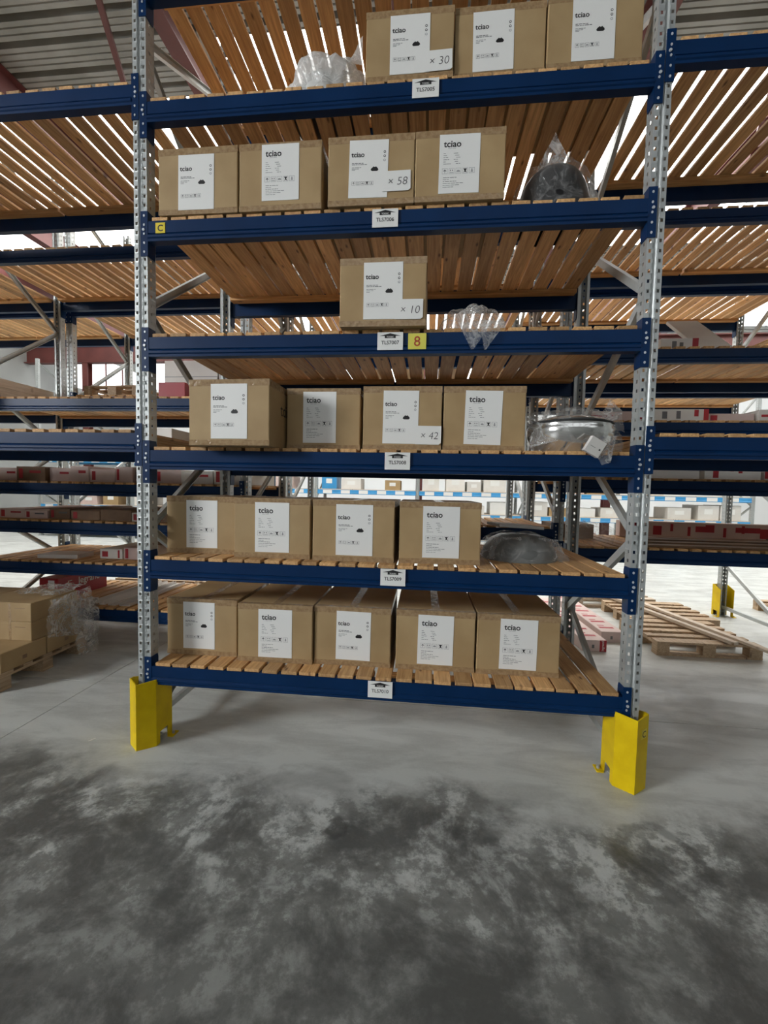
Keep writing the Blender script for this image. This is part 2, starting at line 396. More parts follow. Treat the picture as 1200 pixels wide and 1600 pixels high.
add_deck(3.8, 4.65, X0, -1.55); add_deck(3.8, 4.65, 0.75, X1); add_deck(9.6, 11.6, X0, X1); add_deck(15.4, Y1, X0, X1)
for (a, c) in ((4.65, 9.6), (11.6, 15.4), (-15.6, -8.2)): add_deck(a, c, X0, X0 + 0.6); add_deck(a, c, X1 - 1, X1)
ceil = rb.build('ceiling', 'roof_steel'); struct(ceil)
struct(MB().box(X0 - 0.2, X1 + 0.2, Y0 - 0.2, Y1 + 0.2, ROOF + 0.25, ROOF + 0.3).build('ceiling', 'wall_cladding'))
for mat, ya, yb, spans in SKYL:
    for xa, xb in spans:
        n_ = max(1, round((xb - xa) / 2.8))
        for k in range(n_):
            xa_, xb_ = xa + (xb - xa) * k / n_, xa + (xb - xa) * (k + 1) / n_
            MB().box(xa_ + 0.03, xb_ - 0.03, ya + 0.02, yb - 0.02, ROOF + 0.02, ROOF + 0.04).build('roof_light_pane', mat, ceil)
# roof steelwork
for k, x in enumerate((-10.9, -8.0, -5.12, -1.88, 1.0, 4.45, 7.3, 10.1)):
    b = MB(); b.box(x - 0.11, x + 0.11, Y0, Y1, 7.48, 7.505); b.box(x - 0.012, x + 0.012, Y0, Y1, 7.505, 7.965); b.box(x - 0.11, x + 0.11, Y0, Y1, 7.965, 7.99)
    struct(b.build('trim_%d' % (k + 1), 'steel_red'))
b = MB(); b.box(X0, X1, 10.95, 11.2, 5.6, 5.63); b.box(X0, X1, 11.06, 11.09, 5.63, 6.2); b.box(X0, X1, 10.95, 11.2, 6.2, 6.23)
struct(b.build('trim_9', 'steel_red'))
for k, (a, c) in enumerate((((-2.1, 1.75, 7.7), (-3.55, 5.05, 7.7)), ((-3.55, 5.05, 7.7), (-5.0, 8.3, 7.7)), ((5.4, 2.4, 7.7), (7.3, 6.2, 7.7)))):
    struct(MB().bar(a, c, 0.07, 0.07).build('trim_%d' % (10 + k), 'steel_red'))
for k, x in enumerate((-9.8, -4.2, 1.4, 7.0, 12.6)):
    b = MB(); b.box(x - 0.1, x + 0.1, 10.97, 10.99, 0, 5.6); b.box(x - 0.1, x + 0.1, 11.17, 11.19, 0, 5.6); b.box(x - 0.01, x + 0.01, 10.99, 11.17, 0, 5.6)
    struct(b.build('trim_%d' % (13 + k), 'steel_red'))

# ------------------------------------------------------------------ pallet racking
BAY, DEPTH, POST_W, POST_D = 2.8, 1.1, 0.08, 0.07
POST_H = 5.2
def post_mesh():
    """perforated omega upright, front face at y=0 looking to -y"""
    b = MB(); t = 0.0
    xs = [-0.04, -0.031, -0.019, -0.008, 0.008, 0.019, 0.031, 0.04]
    zs_ = []; z = 0.0; k = 0
    def P(x, z): 
        y = 0.010 if abs(x) < 0.0081 else 0.0
        return (x, y, z)
    n = int(POST_H / 0.05)
    for k in range(n):
        z0 = k * 0.05; h0 = z0 + 0.0165; h1 = z0 + 0.0335; z1 = z0 + 0.05
        for za, zb, hole in ((z0, h0, False), (h0, h1, True), (h1, z1, False)):
            if hole:
                for xa, xb in ((-0.04, -0.031), (-0.019, -0.010), (0.010, 0.019), (0.031, 0.04)):
                    b.quad((xa, 0, za), (xb, 0, za), (xb, 0, zb), (xa, 0, zb))
            else:
                for xa, xb in ((-0.04, -0.010), (0.010, 0.04)):
                    b.quad((xa, 0, za), (xb, 0, za), (xb, 0, zb), (xa, 0, zb))
        # side flanges with one row of holes
        for s in (-1, 1):
            x = s * 0.04
            for za, zb, hole in ((z0, h0, False), (h0, h1, True), (h1, z1, False)):
                if hole:
                    for ya, yb in ((0, 0.026), (0.038, POST_D)):
                        b.quad((x, ya, za), (x, yb, za), (x, yb, zb), (x, ya, zb))
                else: b.quad((x, 0, za), (x, POST_D, za), (x, POST_D, zb), (x, 0, zb))
    H = n * 0.05
    # centre groove and return lips (continuous)
    b.quad((-0.010, 0, 0), (-0.005, 0.008, 0), (-0.005, 0.008, H), (-0.010, 0, H))
    b.quad((-0.005, 0.008, 0), (0.005, 0.008, 0), (0.005, 0.008, H), (-0.005, 0.008, H))
    b.quad((0.005, 0.008, 0), (0.010, 0, 0), (0.010, 0, H), (0.005, 0.008, H))
    for s in (-1, 1):
        b.quad((s * 0.04, POST_D, 0), (s * 0.022, POST_D, 0), (s * 0.022, POST_D, H), (s * 0.04, POST_D, H))
    me = bpy.data.meshes.new('post'); me.from_pydata(b.v, [], b.f); me.materials.append(M['galvanised'])
    bm = bmesh.new(); bm.from_mesh(me); bmesh.ops.remove_doubles(bm, verts=bm.verts, dist=1e-5)
    bmesh.ops.recalc_face_normals(bm, faces=bm.faces)
    bmesh.ops.solidify(bm, geom=bm.faces[:], thickness=0.002)
    bm.to_mesh(me); bm.free(); return me
POST = post_mesh()
def plate_mesh():
    b = MB(); b.box(-0.06, 0.06, -0.02, 0.10, 0, 0.008)
    for x, y in ((-0.045, -0.005), (0.045, 0.085)): b.prism_z([(x + 0.009 * math.cos(a * math.pi / 3), y + 0.009 * math.sin(a * math.pi / 3)) for a in range(6)], 0.008, 0.024)
    return b.mesh('foot_plate', 'galvanised')
PLATE = plate_mesh()
BR_F = (0.12, 1.33, 2.63, 4.10, 5.1); BR_R = (0.69, 1.98, 3.38, 4.60)
def brace_mesh(za, zb, x):
    """C-section brace from the front post (height za) to the rear post (height zb)"""
    b = MB(); a = Vector((0, 0.05, za)); c = Vector((0, DEPTH - 0.05, zb)); d = (c - a).normalized(); nrm = Vector((1, 0, 0)).cross(d)
    for (o1, w1, h1) in ((0.0, 0.003, 0.045), (0.012, 0.024, 0.003), (0.012, 0.024, 0.003)): pass
    def slab(x0, x1, n0, n1):
        i = len(b.v)
        for p in (a, c):
            for xx, nn in ((x0, n0), (x1, n0), (x1, n1), (x0, n1)): b.v.append(tuple(p + Vector((xx, 0, 0)) + nrm * nn))
        for f in ((0, 1, 2, 3), (7, 6, 5, 4), (0, 4, 5, 1), (1, 5, 6, 2), (2, 6, 7, 3), (3, 7, 4, 0)): b.f.append(tuple(i + k for k in f)); b.m.append(0)
    slab(x - 0.014, x + 0.014, 0.019, 0.022); slab(x - 0.014, x + 0.014, -0.022, -0.019); slab(x - 0.014, x - 0.011, -0.019, 0.019)
    return b.mesh('brace', 'galvanised')
BRACES = []
for k in range(4):
    BRACES.append(brace_mesh(BR_F[k], BR_R[k], 0.012)); BRACES.append(brace_mesh(BR_F[k + 1], BR_R[k], -0.012))
BRACES.append(MB().bar((0, 0.05, 0.12), (0, DEPTH - 0.05, 0.12), 0.03, 0.04).mesh('brace', 'galvanised'))
def frame(x, y0, label, group='upright frames of the racking'):
    t = thing('upright_frame', label, 'rack frame', (x, y0, 0), 0, group)
    put('post', POST, t, (0, 0, 0)); put('post', POST, t, (0, DEPTH, 0), math.pi)
    put('foot_plate', PLATE, t, (0, 0, 0)); put('foot_plate', PLATE, t, (0, DEPTH, 0), math.pi)
    for m_ in BRACES: put('brace', m_, t)
    return t

# beams: stepped box section with hooked end connectors
def beam_profile(h):
    k = h / 0.112
    return [(-0.003, 0), (-0.003, -0.066 * k), (0.001, -0.069 * k), (-0.010, -0.080 * k), (-0.010, -0.092 * k), (-0.004, -0.098 * k), (-0.004, -h), (0.045, -h), (0.045, 0)]
BEAM_L = BAY - POST_W
def connector_mesh(s):
    """s=+1: connector at the left end of a beam (hooks onto the right half of the post)"""
    b = MB(); top, bot = 0.056, -0.194
    x_in, x_out = 0.0415 * s, 0.0005 * s + 0.002 * s
    xa, xb = sorted((x_in, x_out)); b.box(xa, xb, -0.005, -0.001, bot, top, 0)
    xa, xb = sorted((0.0415 * s, 0.046 * s)); b.box(xa, xb, -0.005, 0.058, bot, top, 0)
    b.prism_x([(0.058, top), (0.058, bot), (0.064, bot + 0.02), (0.064, top - 0.02)], xa, xb, 0)
    for z in (0.03, -0.02, -0.07, -0.12, -0.17): b.disc_front(0.025 * s, z, 0.0055, -0.0075, -0.004, 1, 8, 1.25)
    b.disc_front(0.021 * s, -0.047, 0.0075, -0.0095, -0.004, 1, 10)
    return b.mesh('connector', ['blue_paint', 'rivet'])
plain('rivet', (0.62, 0.65, 0.68), 0.4, 0.3)
BEAMS = {}
def beam_mesh(h):
    if h not in BEAMS: BEAMS[h] = MB().prism_x(beam_profile(h), -BEAM_L / 2 + 0.006, BEAM_L / 2 - 0.006).mesh('beam_body', 'blue_paint')
    return BEAMS[h]
CONN = {1: connector_mesh(1), -1: connector_mesh(-1)}
def beam(xc, y, z, label, rear=False, h=0.112, group='blue beams of the racking'):
    t = thing('rack_beam', label, 'beam', (xc, y, z), math.pi if rear else 0, group)
    put('beam_body', beam_mesh(h), t)
    put('connector', CONN[1], t, (-BAY / 2, 0, 0)); put('connector', CONN[-1], t, (BAY / 2, 0, 0))
    return t

# slatted decks: two panels to a bay, slats nailed on two battens that drop between the beams
SLATS = {'close': [], 'open': []}
for fam, w in (('close', 0.090), ('close', 0.094), ('close', 0.097), ('open', 0.079), ('open', 0.082), ('open', 0.085)):
    me = bpy.data.meshes.new('slat'); bm = bmesh.new(); bmesh.ops.create_cube(bm, size=1)
    for v in bm.verts: v.co = (v.co.x * w, v.co.y * 1.10, v.co.z * 0.020)
    bmesh.ops.bevel(bm, geom=bm.edges[:], offset=0.002, segments=1, affect='EDGES')
    bm.to_mesh(me); bm.free(); me.materials.append(M['pine']); SLATS[fam].append(me)
BATTEN = MB().box(-0.035, 0.035, -0.66, 0.66, -0.0115, 0.0115).mesh('batten', 'pine')
def deck(xc, y0, z, label, n=24, fam='open'):
    xl = xc - BEAM_L / 2 + 0.02; W = BEAM_L - 0.04; pit = W / n
    for side in (0, 1):
        px = xl + W * (0.25 + 0.5 * side)
        t = thing('slatted_deck', ('left' if side == 0 else 'right') + ' half of ' + label, 'shelf deck', (px, y0, z), 0, 'slatted pine decks of the racking')
        for k in range(n // 2):
            x = -W / 4 + pit * (k + 0.5) + rnd.uniform(-0.004, 0.004)
            o = put('slat', rnd.choice(SLATS[fam]), t, (x, 0.551 + rnd.uniform(-0.005, 0.003), 0.010), rnd.uniform(-0.003, 0.003))
        for y in (0.10, 1.0):
            put('batten', BATTEN, t, (0, y, -0.0120), rot=(0, 0, math.pi / 2))

ROWS = {'A': 0.0, 'B': 1.4, 'C': 2.6}
ROWN = {'A': 'front rack', 'B': 'second rack row', 'C': 'third rack row'}
BAYN = {-2: 'far left bay', -1: 'left bay', 0: 'middle bay', 1: 'right bay', 2: 'far right bay'}
POSTN = {-5.6: 'far left', -2.8: 'left', 0.0: 'centre left', 2.8: 'centre right', 5.6: 'right', 8.4: 'far right'}
LEVELS = {
    ('A', -2): [3.836, 1.883], ('A', -1): [3.836, 1.883], ('A', 1): [3.836, 1.883],
    ('A', 0): [4.386, 3.736, 3.084, 2.434, 1.784, 1.135, 0.487],
    ('B', -2): [3.76, 2.42], ('B', -1): [3.76, 2.38, 1.575, 1.20, 0.80, 0.367], ('B', 0): [3.78, 2.755, 1.27], ('B', 1): [3.87, 2.775, 2.18, 1.70, 1.115],
    ('C', -2): [3.75], ('C', -1): [3.75, 2.66], ('C', 0): [3.76, 2.74], ('C', 1): [3.83, 2.75], ('C', 2): [3.45],
}
ORD = ['top', 'second', 'third', 'fourth', 'fifth', 'sixth', 'bottom']
SIGNS = {3.736: ('TLS7005', 1.612), 3.084: ('TLS7006', 1.412), 2.434: ('TLS7007', 1.453), 1.784: ('TLS7008', 1.507), 1.135: ('TLS7009', 1.496), 0.487: ('TLS7010', 1.437)}
frames_x = {'A': (-5.6, -2.8, 0.0, 2.8, 5.6), 'B': (-5.6, -2.8, 0.0, 2.8, 5.6), 'C': (-5.6, -2.8, 0.0, 2.8, 5.6, 8.4)}
for r, xs in frames_x.items():
    for x in xs:
        frame(x, ROWS[r], 'galvanised perforated upright frame at the %s of the %s' % (POSTN[x], ROWN[r]))

def sign(parent, x, code):
    s = MB().box(-0.07, 0.07, -0.001, 0.001, -0.093, 0.002).build('location_sign', 'paper', parent, (x, -0.0118, 0))
    s['label'] = 'white location sign'
    b = MB(); b.poly_front([(-0.058, -0.018), (0, -0.004), (0.058, -0.018), (0.03, -0.018), (0.03, -0.03), (-0.03, -0.03), (-0.03, -0.018)], -0.0016, -0.0012)
    b.build('printed_arrow', 'ink', s)
    lettering('printed_word', 'TODEC', 0.0115, 'paper', s, (0, -0.0019, -0.0275), 0.0001)
    lettering('printed_code', code, 0.0275, 'ink', s, (0, -0.0016, -0.063), 0.0003)

for (r, bay), lv in LEVELS.items():
    xc = (bay + 0.5) * BAY; y0 = ROWS[r]
    for i, z in enumerate(lv):
        lev = 'only' if len(lv) == 1 else (ORD[i] if i < len(lv) - 1 else 'bottom')
        where = '%s level of %s, %s' % (lev, ROWN[r], BAYN[bay])
        if (r, bay) == ('A', 0) and z in SIGNS: where = 'shelf %s of the front rack' % SIGNS[z][0]
        f = beam(xc, y0, z, 'front blue beam at ' + where)
        bk = beam(xc, y0 + DEPTH, z, 'rear blue beam at ' + where, True)
        deck(xc, y0, z + 0.0005, 'slatted pine deck at ' + where, fam='close' if (r, bay) == ('A', 0) else 'open')
        if (r, bay) == ('A', 0) and z in SIGNS:
            sign(f, SIGNS[z][1] - xc, SIGNS[z][0])
            if SIGNS[z][0] == 'TLS7006':
                s = MB().box(-0.029, 0.029, -0.001, 0.001, -0.058, 0).build('bay_sticker', 'sticker_yellow', f, (0.123 - xc, -0.0045, -0.012)); s['label'] = 'yellow sticker with a black letter'
                lettering('printed_letter', 'C', 0.05, 'ink', s, (0, -0.0016, -0.047), 0.001)
            if SIGNS[z][0] == 'TLS7007':
                s = MB().box(-0.049, 0.049, -0.001, 0.001, -0.085, 0).build('level_sticker', 'sticker_yellow_film', f, (1.60 - xc, -0.0118, -0.006)); s['label'] = 'yellow sticker with a red digit'
                lettering('printed_digit', '8', 0.075, 'digit_red', s, (0, -0.0016, -0.068), 0.0005)

# yellow post protectors
def protector(x, y, label, rotz=0.0, letter=False):
    t = thing('post_protector', label, 'protector', (x, y, 0), rotz)
    pts = [(-0.085, 0.14), (-0.085, -0.018), (0, -0.082), (0.085, -0.018), (0.085, 0.14)]
    b = MB(); H = 0.40; th = 0.006
    inn = [(-0.079, 0.14), (-0.079, -0.015), (0, -0.0745), (0.079, -0.015), (0.079, 0.14)]
    tops = [0.385, H, H, H, 0.385]; mids = [0.38, H - 0.02, H, H - 0.02, 0.38]
    for k in range(4):
        (xa, ya), (xb, yb) = pts[k], pts[k + 1]; (xc, yc), (xd, yd) = inn[k], inn[k + 1]
        ta, tb = (0.36, 0.41) if k == 0 else ((0.41, H) if k == 1 else ((H, 0.41) if k == 2 else (0.41, 0.36)))
        if k in (0, 3):    # side wings: notch at the foot, split into two columns
            ym = 0.055
            zt_m = 0.41 + (0.36 - 0.41) * (ym + 0.018) / 0.158
            for (y_0, y_1, zb0, t0, t1) in ((-0.018, 0.018, 0.0, 0.41, 0.405), (0.018, 0.098, 0.07, 0.405, 0.375), (0.098, 0.14, 0.0, 0.375, 0.36)):
                x_o, x_i = xa, xc
                i = len(b.v)
                b.v += [(x_o, y_0, zb0), (x_o, y_1, zb0), (x_o, y_1, t1), (x_o, y_0, t0), (x_i, y_0, zb0), (x_i, y_1, zb0), (x_i, y_1, t1), (x_i, y_0, t0)]
                for f in ((0, 1, 2, 3), (7, 6, 5, 4), (0, 4, 5, 1), (1, 5, 6, 2), (2, 6, 7, 3), (3, 7, 4, 0)): b.f.append(tuple(i + q for q in f)); b.m.append(0)
        else:
            i = len(b.v)
            b.v += [(xa, ya, 0), (xb, yb, 0), (xb, yb, tb), (xa, ya, ta), (xc, yc, 0), (xd, yd, 0), (xd, yd, tb), (xc, yc, ta)]
            for f in ((0, 1, 2, 3), (7, 6, 5, 4), (0, 4, 5, 1), (1, 5, 6, 2), (2, 6, 7, 3), (3, 7, 4, 0)): b.f.append(tuple(i + q for q in f)); b.m.append(0)
    b.build('guard_plate', 'yellow_paint', t)
    for s in (-1, 1):
        a, c = sorted((s * 0.087, s * 0.125))
        MB().box(a, c, 0.085, 0.15, 0.0, 0.006).build('foot_tab', 'yellow_paint', t)
        q = MB(); q.prism_z([(s * 0.108 + 0.009 * math.cos(k * math.pi / 3), 0.118 + 0.009 * math.sin(k * math.pi / 3)) for k in range(6)], 0.006, 0.022)
        q.build('anchor_bolt', 'galvanised', t)
    if letter:
        d = math.atan2(0.064, 0.085)
        s = MB().box(-0.025, 0.025, -0.001, 0.001, -0.025, 0.025).build('letter_sticker', 'sticker_yellow', t, (0.05, -0.0460, 0.315)); s.rotation_euler = (0, 0, d)
        lettering('printed_letter', 'C', 0.05, 'ink', s, (0, -0.0016, -0.018), 0.0005)
    return t
protector(0.0, 0.0, 'yellow steel post protector at the left upright of the front rack')
protector(2.8, 0.0, 'yellow steel post protector with letter C at the right upright, front rack', letter=True)
protector(5.6, 3.7, 'yellow post protector on the far upright beyond the wooden pallets', math.pi)

# ------------------------------------------------------------------ cardboard boxes with paper labels
BW, BD, BH = 0.466, 0.56, 0.358
def label_print(kind):
    """joined print of an A4 carton label, origin at the sheet's centre"""
    b = MB(); y0, y1 = -0.0016, -0.0012
    r = random.Random(3 if kind == 'A' else 5)
    def line(x, z, w, h=0.0032, mat=1):
        while w > 0.004:
            k = min(w, r.uniform(0.008, 0.024)); b.box(x, x + k, y0, y1, z, z + h, mat); x += k + 0.003; w -= k + 0.003
    logo = text_mesh('tciao', 0.036 if kind == 'A' else 0.046, 0.0007 if kind == 'A' else 0.0009, 0, 'LEFT')
    lx = -0.094 if kind == 'A' else -0.083; lz = 0.062 if kind == 'A' else 0.085
    parts = []; g = MB(); g.mesh_in(logo, (lx, y0, lz), 0); parts.append(('printed_logo', g.mesh('printed_logo', 'ink')))
    def icons(x, z, n, s):
        for k in range(n):
            cx = x + k * s * 1.25
            for (a, c, d, e) in ((0, s, 0, 0.0012), (0, s, s - 0.0012, s), (0, 0.0012, 0, s), (s - 0.0012, s, 0, s)): b.box(cx + a, cx + c, y0, y1, z + d, z + e, 2)
            if k == 0: b.poly_front([(cx + s * .2, z + s * .5), (cx + s * .5, z + s * .85), (cx + s * .8, z + s * .5)], y0, y1, 1); b.box(cx + s * .47, cx + s * .53, y0, y1, z + s * .12, z + s * .5, 1)
            elif k == 1: b.box(cx + s * .2, cx + s * .35, y0, y1, z + s * .5, z + s * .75, 1); b.box(cx + s * .6, cx + s * .75, y0, y1, z + s * .5, z + s * .75, 1); b.box(cx + s * .15, cx + s * .85, y0, y1, z + s * .2, z + s * .26, 1)
            elif k == 2: b.poly_front([(cx + s * .15, z + s * .3), (cx + s * .3, z + s * .65), (cx + s * .7, z + s * .65), (cx + s * .85, z + s * .3)], y0, y1, 2)
            elif k == 3:
                b.poly_front([(cx + s * .15, z + s * .85), (cx + s * .85, z + s * .85), (cx + s * .6, z + s * .5), (cx + s * .85, z + s * .1), (cx + s * .45, z + s * .3), (cx + s * .2, z + s * .1), (cx + s * .4, z + s * .5)], y0, y1, 0)
            else: b.poly_front([(cx + s * .3, z + s * .2), (cx + s * .7, z + s * .2), (cx + s * .6, z + s * .8), (cx + s * .4, z + s * .8)], y0, y1, 2)
    if kind == 'A':
        line(-0.09, 0.028, 0.062); line(-0.09, 0.021, 0.085); line(-0.09, 0.007, 0.05, 0.002); line(-0.09, 0.0, 0.038, 0.002); line(-0.09, -0.007, 0.02, 0.002)
        g = MB(); g.poly_front([(0.012, -0.006), (0.016, 0.002), (0.024, 0.008), (0.026, 0.011), (0.029, 0.011), (0.031, 0.0085), (0.037, 0.0085), (0.039, 0.011), (0.042, 0.011), (0.044, 0.008), (0.051, 0.002), (0.054, -0.006), (0.047, -0.012), (0.019, -0.012)], y0, y1, 0); parts.append(('lamp_picture', g.mesh('lamp_picture', 'ink')))
        for k in range(3):
            z = 0.085 - 0.021 * k; b.disc_front(0.085, z, 0.0065, y0, y1, 0 if k < 2 else 2, 10); b.disc_front(0.085, z, 0.0035, y0 - 0.0003, y1, 3, 10)
        b.poly_front([(0.08, 0.083), (0.09, 0.083), (0.087, 0.093)], y0, y1, 0)
        icons(-0.088, -0.083, 5, 0.0195)
    else:
        line(-0.06, 0.077, 0.04, 0.0016, 2)
        for k in range(6):
            line(-0.083, 0.052 - 0.0105 * k, 0.012 + 0.006 * ((k * 5) % 4) + (0.02 if k == 5 else 0), 0.0022); line(-0.03 + 0.006 * (k % 3), 0.052 - 0.0105 * k, 0.022, 0.0022)
        icons(-0.088, -0.05, 5, 0.028)
        for k, w in enumerate((0.075, 0.035, 0.07, 0.105, 0.085, 0.06)):
            line(-0.083, -0.07 - 0.0095 * k, w, 0.0026 if k in (0, 2) else 0.002)
    parts.append(('small_print', b.mesh('small_print', ['ink', 'ink_grey', 'ink_light', 'paper'])))
    return parts
plain('ink_light', (0.36, 0.36, 0.36), 0.55)
PRINT = {'A': label_print('A'), 'B': label_print('B')}
SHEET = MB().box(-0.105, 0.105, -0.001, 0.0005, -0.1485, 0.1485).mesh('label_sheet', 'paper')
CARTON = {}
def carton_body(d):
    if d not in CARTON: CARTON[d] = bevel_box('carton', BW, d, BH, 'cardboard', 0.005)
    return CARTON[d]
def tape_meshes(d):
    e = 0.0006; out = []
    b = MB(); b.box(-e, BW + e, -e, 0.0004, BH - 0.036, BH + e); b.box(-e, BW + e, 0.0, 0.034, BH - 0.0004, BH + e); b.box(BW - 0.0004, BW + e, 0.0, d * 0.9, BH - 0.036, BH + e); b.box(-e, 0.0004, 0.0, 0.03, BH - 0.036, BH + e); out.append(b)
    b = MB(); b.box(-e, BW + e, -e, 0.0004, 0.0, 0.030); out.append(b)
    b = MB(); b.box(BW * 0.5 - 0.024, BW * 0.5 + 0.024, 0.034, d, BH - 0.0004, BH + e * 0.9); out.append(b)
    return [q.mesh('tape', 'tape') for q in out]
TAPE = tape_meshes(BD)
CREASE = MB().box(0.002, BW - 0.002, -0.0003, 0.0003, BH - 0.0385, BH - 0.037).mesh('flap_edge', 'cardboard_dark')
def box(x, y, z, kind, label, rotz=0.0, lx=0.225, lz=0.18, tilt=0.0, note=None, npos=(0.385, 0.085), sx=1.0, side=False):
    t = thing('cardboard_box', label, 'box', (x, y, z), rotz, 'labelled cardboard boxes on the front rack')
    if sx != 1.0: t.scale = (sx, 1, 1)
    put('carton', carton_body(BD), t)
    for q in TAPE: put('tape', q, t)
    s = put('paper_label', SHEET, t, (lx, -0.0012, lz), rot=(0, tilt, 0))
    for pn, pm in PRINT[kind]:
        q = put(pn, pm, s)
        if pn == 'small_print': q['kind'] = 'stuff'
    if note:
        q = MB(); q.poly_front([(-0.075, -0.052), (0.062, -0.052), (0.075, -0.042), (0.075, 0.052), (-0.075, 0.052)], -0.0008, 0.0006)
        nt_ = q.build('handwritten_note', 'paper', t, (npos[0], -0.0045, npos[1])); nt_.rotation_euler = (0, rnd.uniform(-0.03, 0.03), 0)
        nt_['label'] = 'paper note with a handwritten count'
        lettering('handwriting', note, 0.058, 'ink_marker', nt_, (0.004, -0.0014, -0.022), -0.0006, 0.15)
    if side:
        lettering('side_logo', 'tciao', 0.10, 'ink', t, (BW + 0.0008, 0.26, 0.19), 0.0008, rot=(0, 0, math.pi / 2))
    return t
Z = {k: zz + 0.0210 for k, zz in ((1, 3.736), (2, 3.084), (3, 2.434), (4, 1.784), (5, 1.135), (6, 0.487))}
K = 'cardboard box '
box(1.288, 0.012, Z[1], 'A', K + 'with x 30 note on shelf TLS7005', note='× 30', lx=0.235)
box(1.759, 0.030, Z[1], 'A', K + 'in the middle of the three boxes on shelf TLS7005', lx=0.20, tilt=-0.012)
box(2.231, 0.015, Z[1], 'A', K + 'against the right upright on shelf TLS7005', lx=0.225)
box(0.118, -0.012, Z[2], 'A', K + 'nearest the left upright on shelf TLS7006, above the letter C sticker', lx=0.225, lz=0.172, tilt=0.008)
box(0.594, -0.012, Z[2], 'B', K + 'second from the left upright on shelf TLS7006', lx=0.235, lz=0.20)
box(1.098, -0.020, Z[2], 'A', K + 'with x 58 note on shelf TLS7006', note='× 58', lx=0.22, lz=0.185, tilt=0.02, npos=(0.372, 0.115))
box(1.568, -0.022, Z[2], 'B', K + 'beside the bagged black lampshade on shelf TLS7006', lx=0.23, lz=0.185, tilt=0.008)
box(1.178, -0.048, Z[3], 'A', K + 'alone on shelf TLS7007 with x 10 note', note='× 10', lx=0.235, lz=0.185, npos=(0.375, 0.085))
box(0.350, -0.105, Z[4], 'A', K + 'jutting forward at the left of shelf TLS7008, side logo showing', -0.03, lx=0.235, lz=0.185, side=True)
box(0.838, 0.105, Z[4], 'B', K + 'second from left on shelf TLS7008, set back behind its neighbour', lx=0.21, lz=0.19, sx=0.94)
box(1.300, 0.062, Z[4], 'A', K + 'with x 42 note on shelf TLS7008', note='× 42', lx=0.225, lz=0.185, tilt=0.01, sx=0.955, npos=(0.39, 0.085))
box(1.754, 0.068, Z[4], 'B', K + 'beside the bagged chrome lampshade on shelf TLS7008', lx=0.228, lz=0.185, tilt=0.022, sx=0.965)
box(0.052, 0.150, Z[5], 'B', K + 'nearest the left upright on shelf TLS7009', 0.03, lx=0.24, lz=0.185, sx=0.95)
box(0.527, 0.078, Z[5], 'B', K + 'second from left on shelf TLS7009, label wrinkled', lx=0.235, lz=0.185)
box(1.012, 0.068, Z[5], 'A', K + 'third from left on shelf TLS7009, lamp picture on its label', lx=0.24, lz=0.185, sx=1.03)
box(1.520, 0.085, Z[5], 'B', K + 'beside the bagged grey lampshade on shelf TLS7009', 0.03, lx=0.24, lz=0.185)
box(0.050, 0.150, Z[6], 'A', K + 'nearest the left upright on shelf TLS7010', 0.01, lx=0.215, lz=0.19, sx=0.985)
box(0.538, 0.108, Z[6], 'B', K + 'second from left on shelf TLS7010', 0.015, lx=0.235, lz=0.18)
box(1.013, 0.132, Z[6], 'A', K + 'in the middle of the five boxes on shelf TLS7010', 0.005, lx=0.24, lz=0.185, tilt=0.012)
box(1.511, 0.136, Z[6], 'B', K + 'fourth from left on shelf TLS7010', 0.01, lx=0.235, lz=0.185, tilt=0.01)
box(1.988, 0.136, Z[6], 'B', K + 'at the right end of the row on shelf TLS7010', 0.015, lx=0.235, lz=0.185, tilt=0.012, sx=1.015)

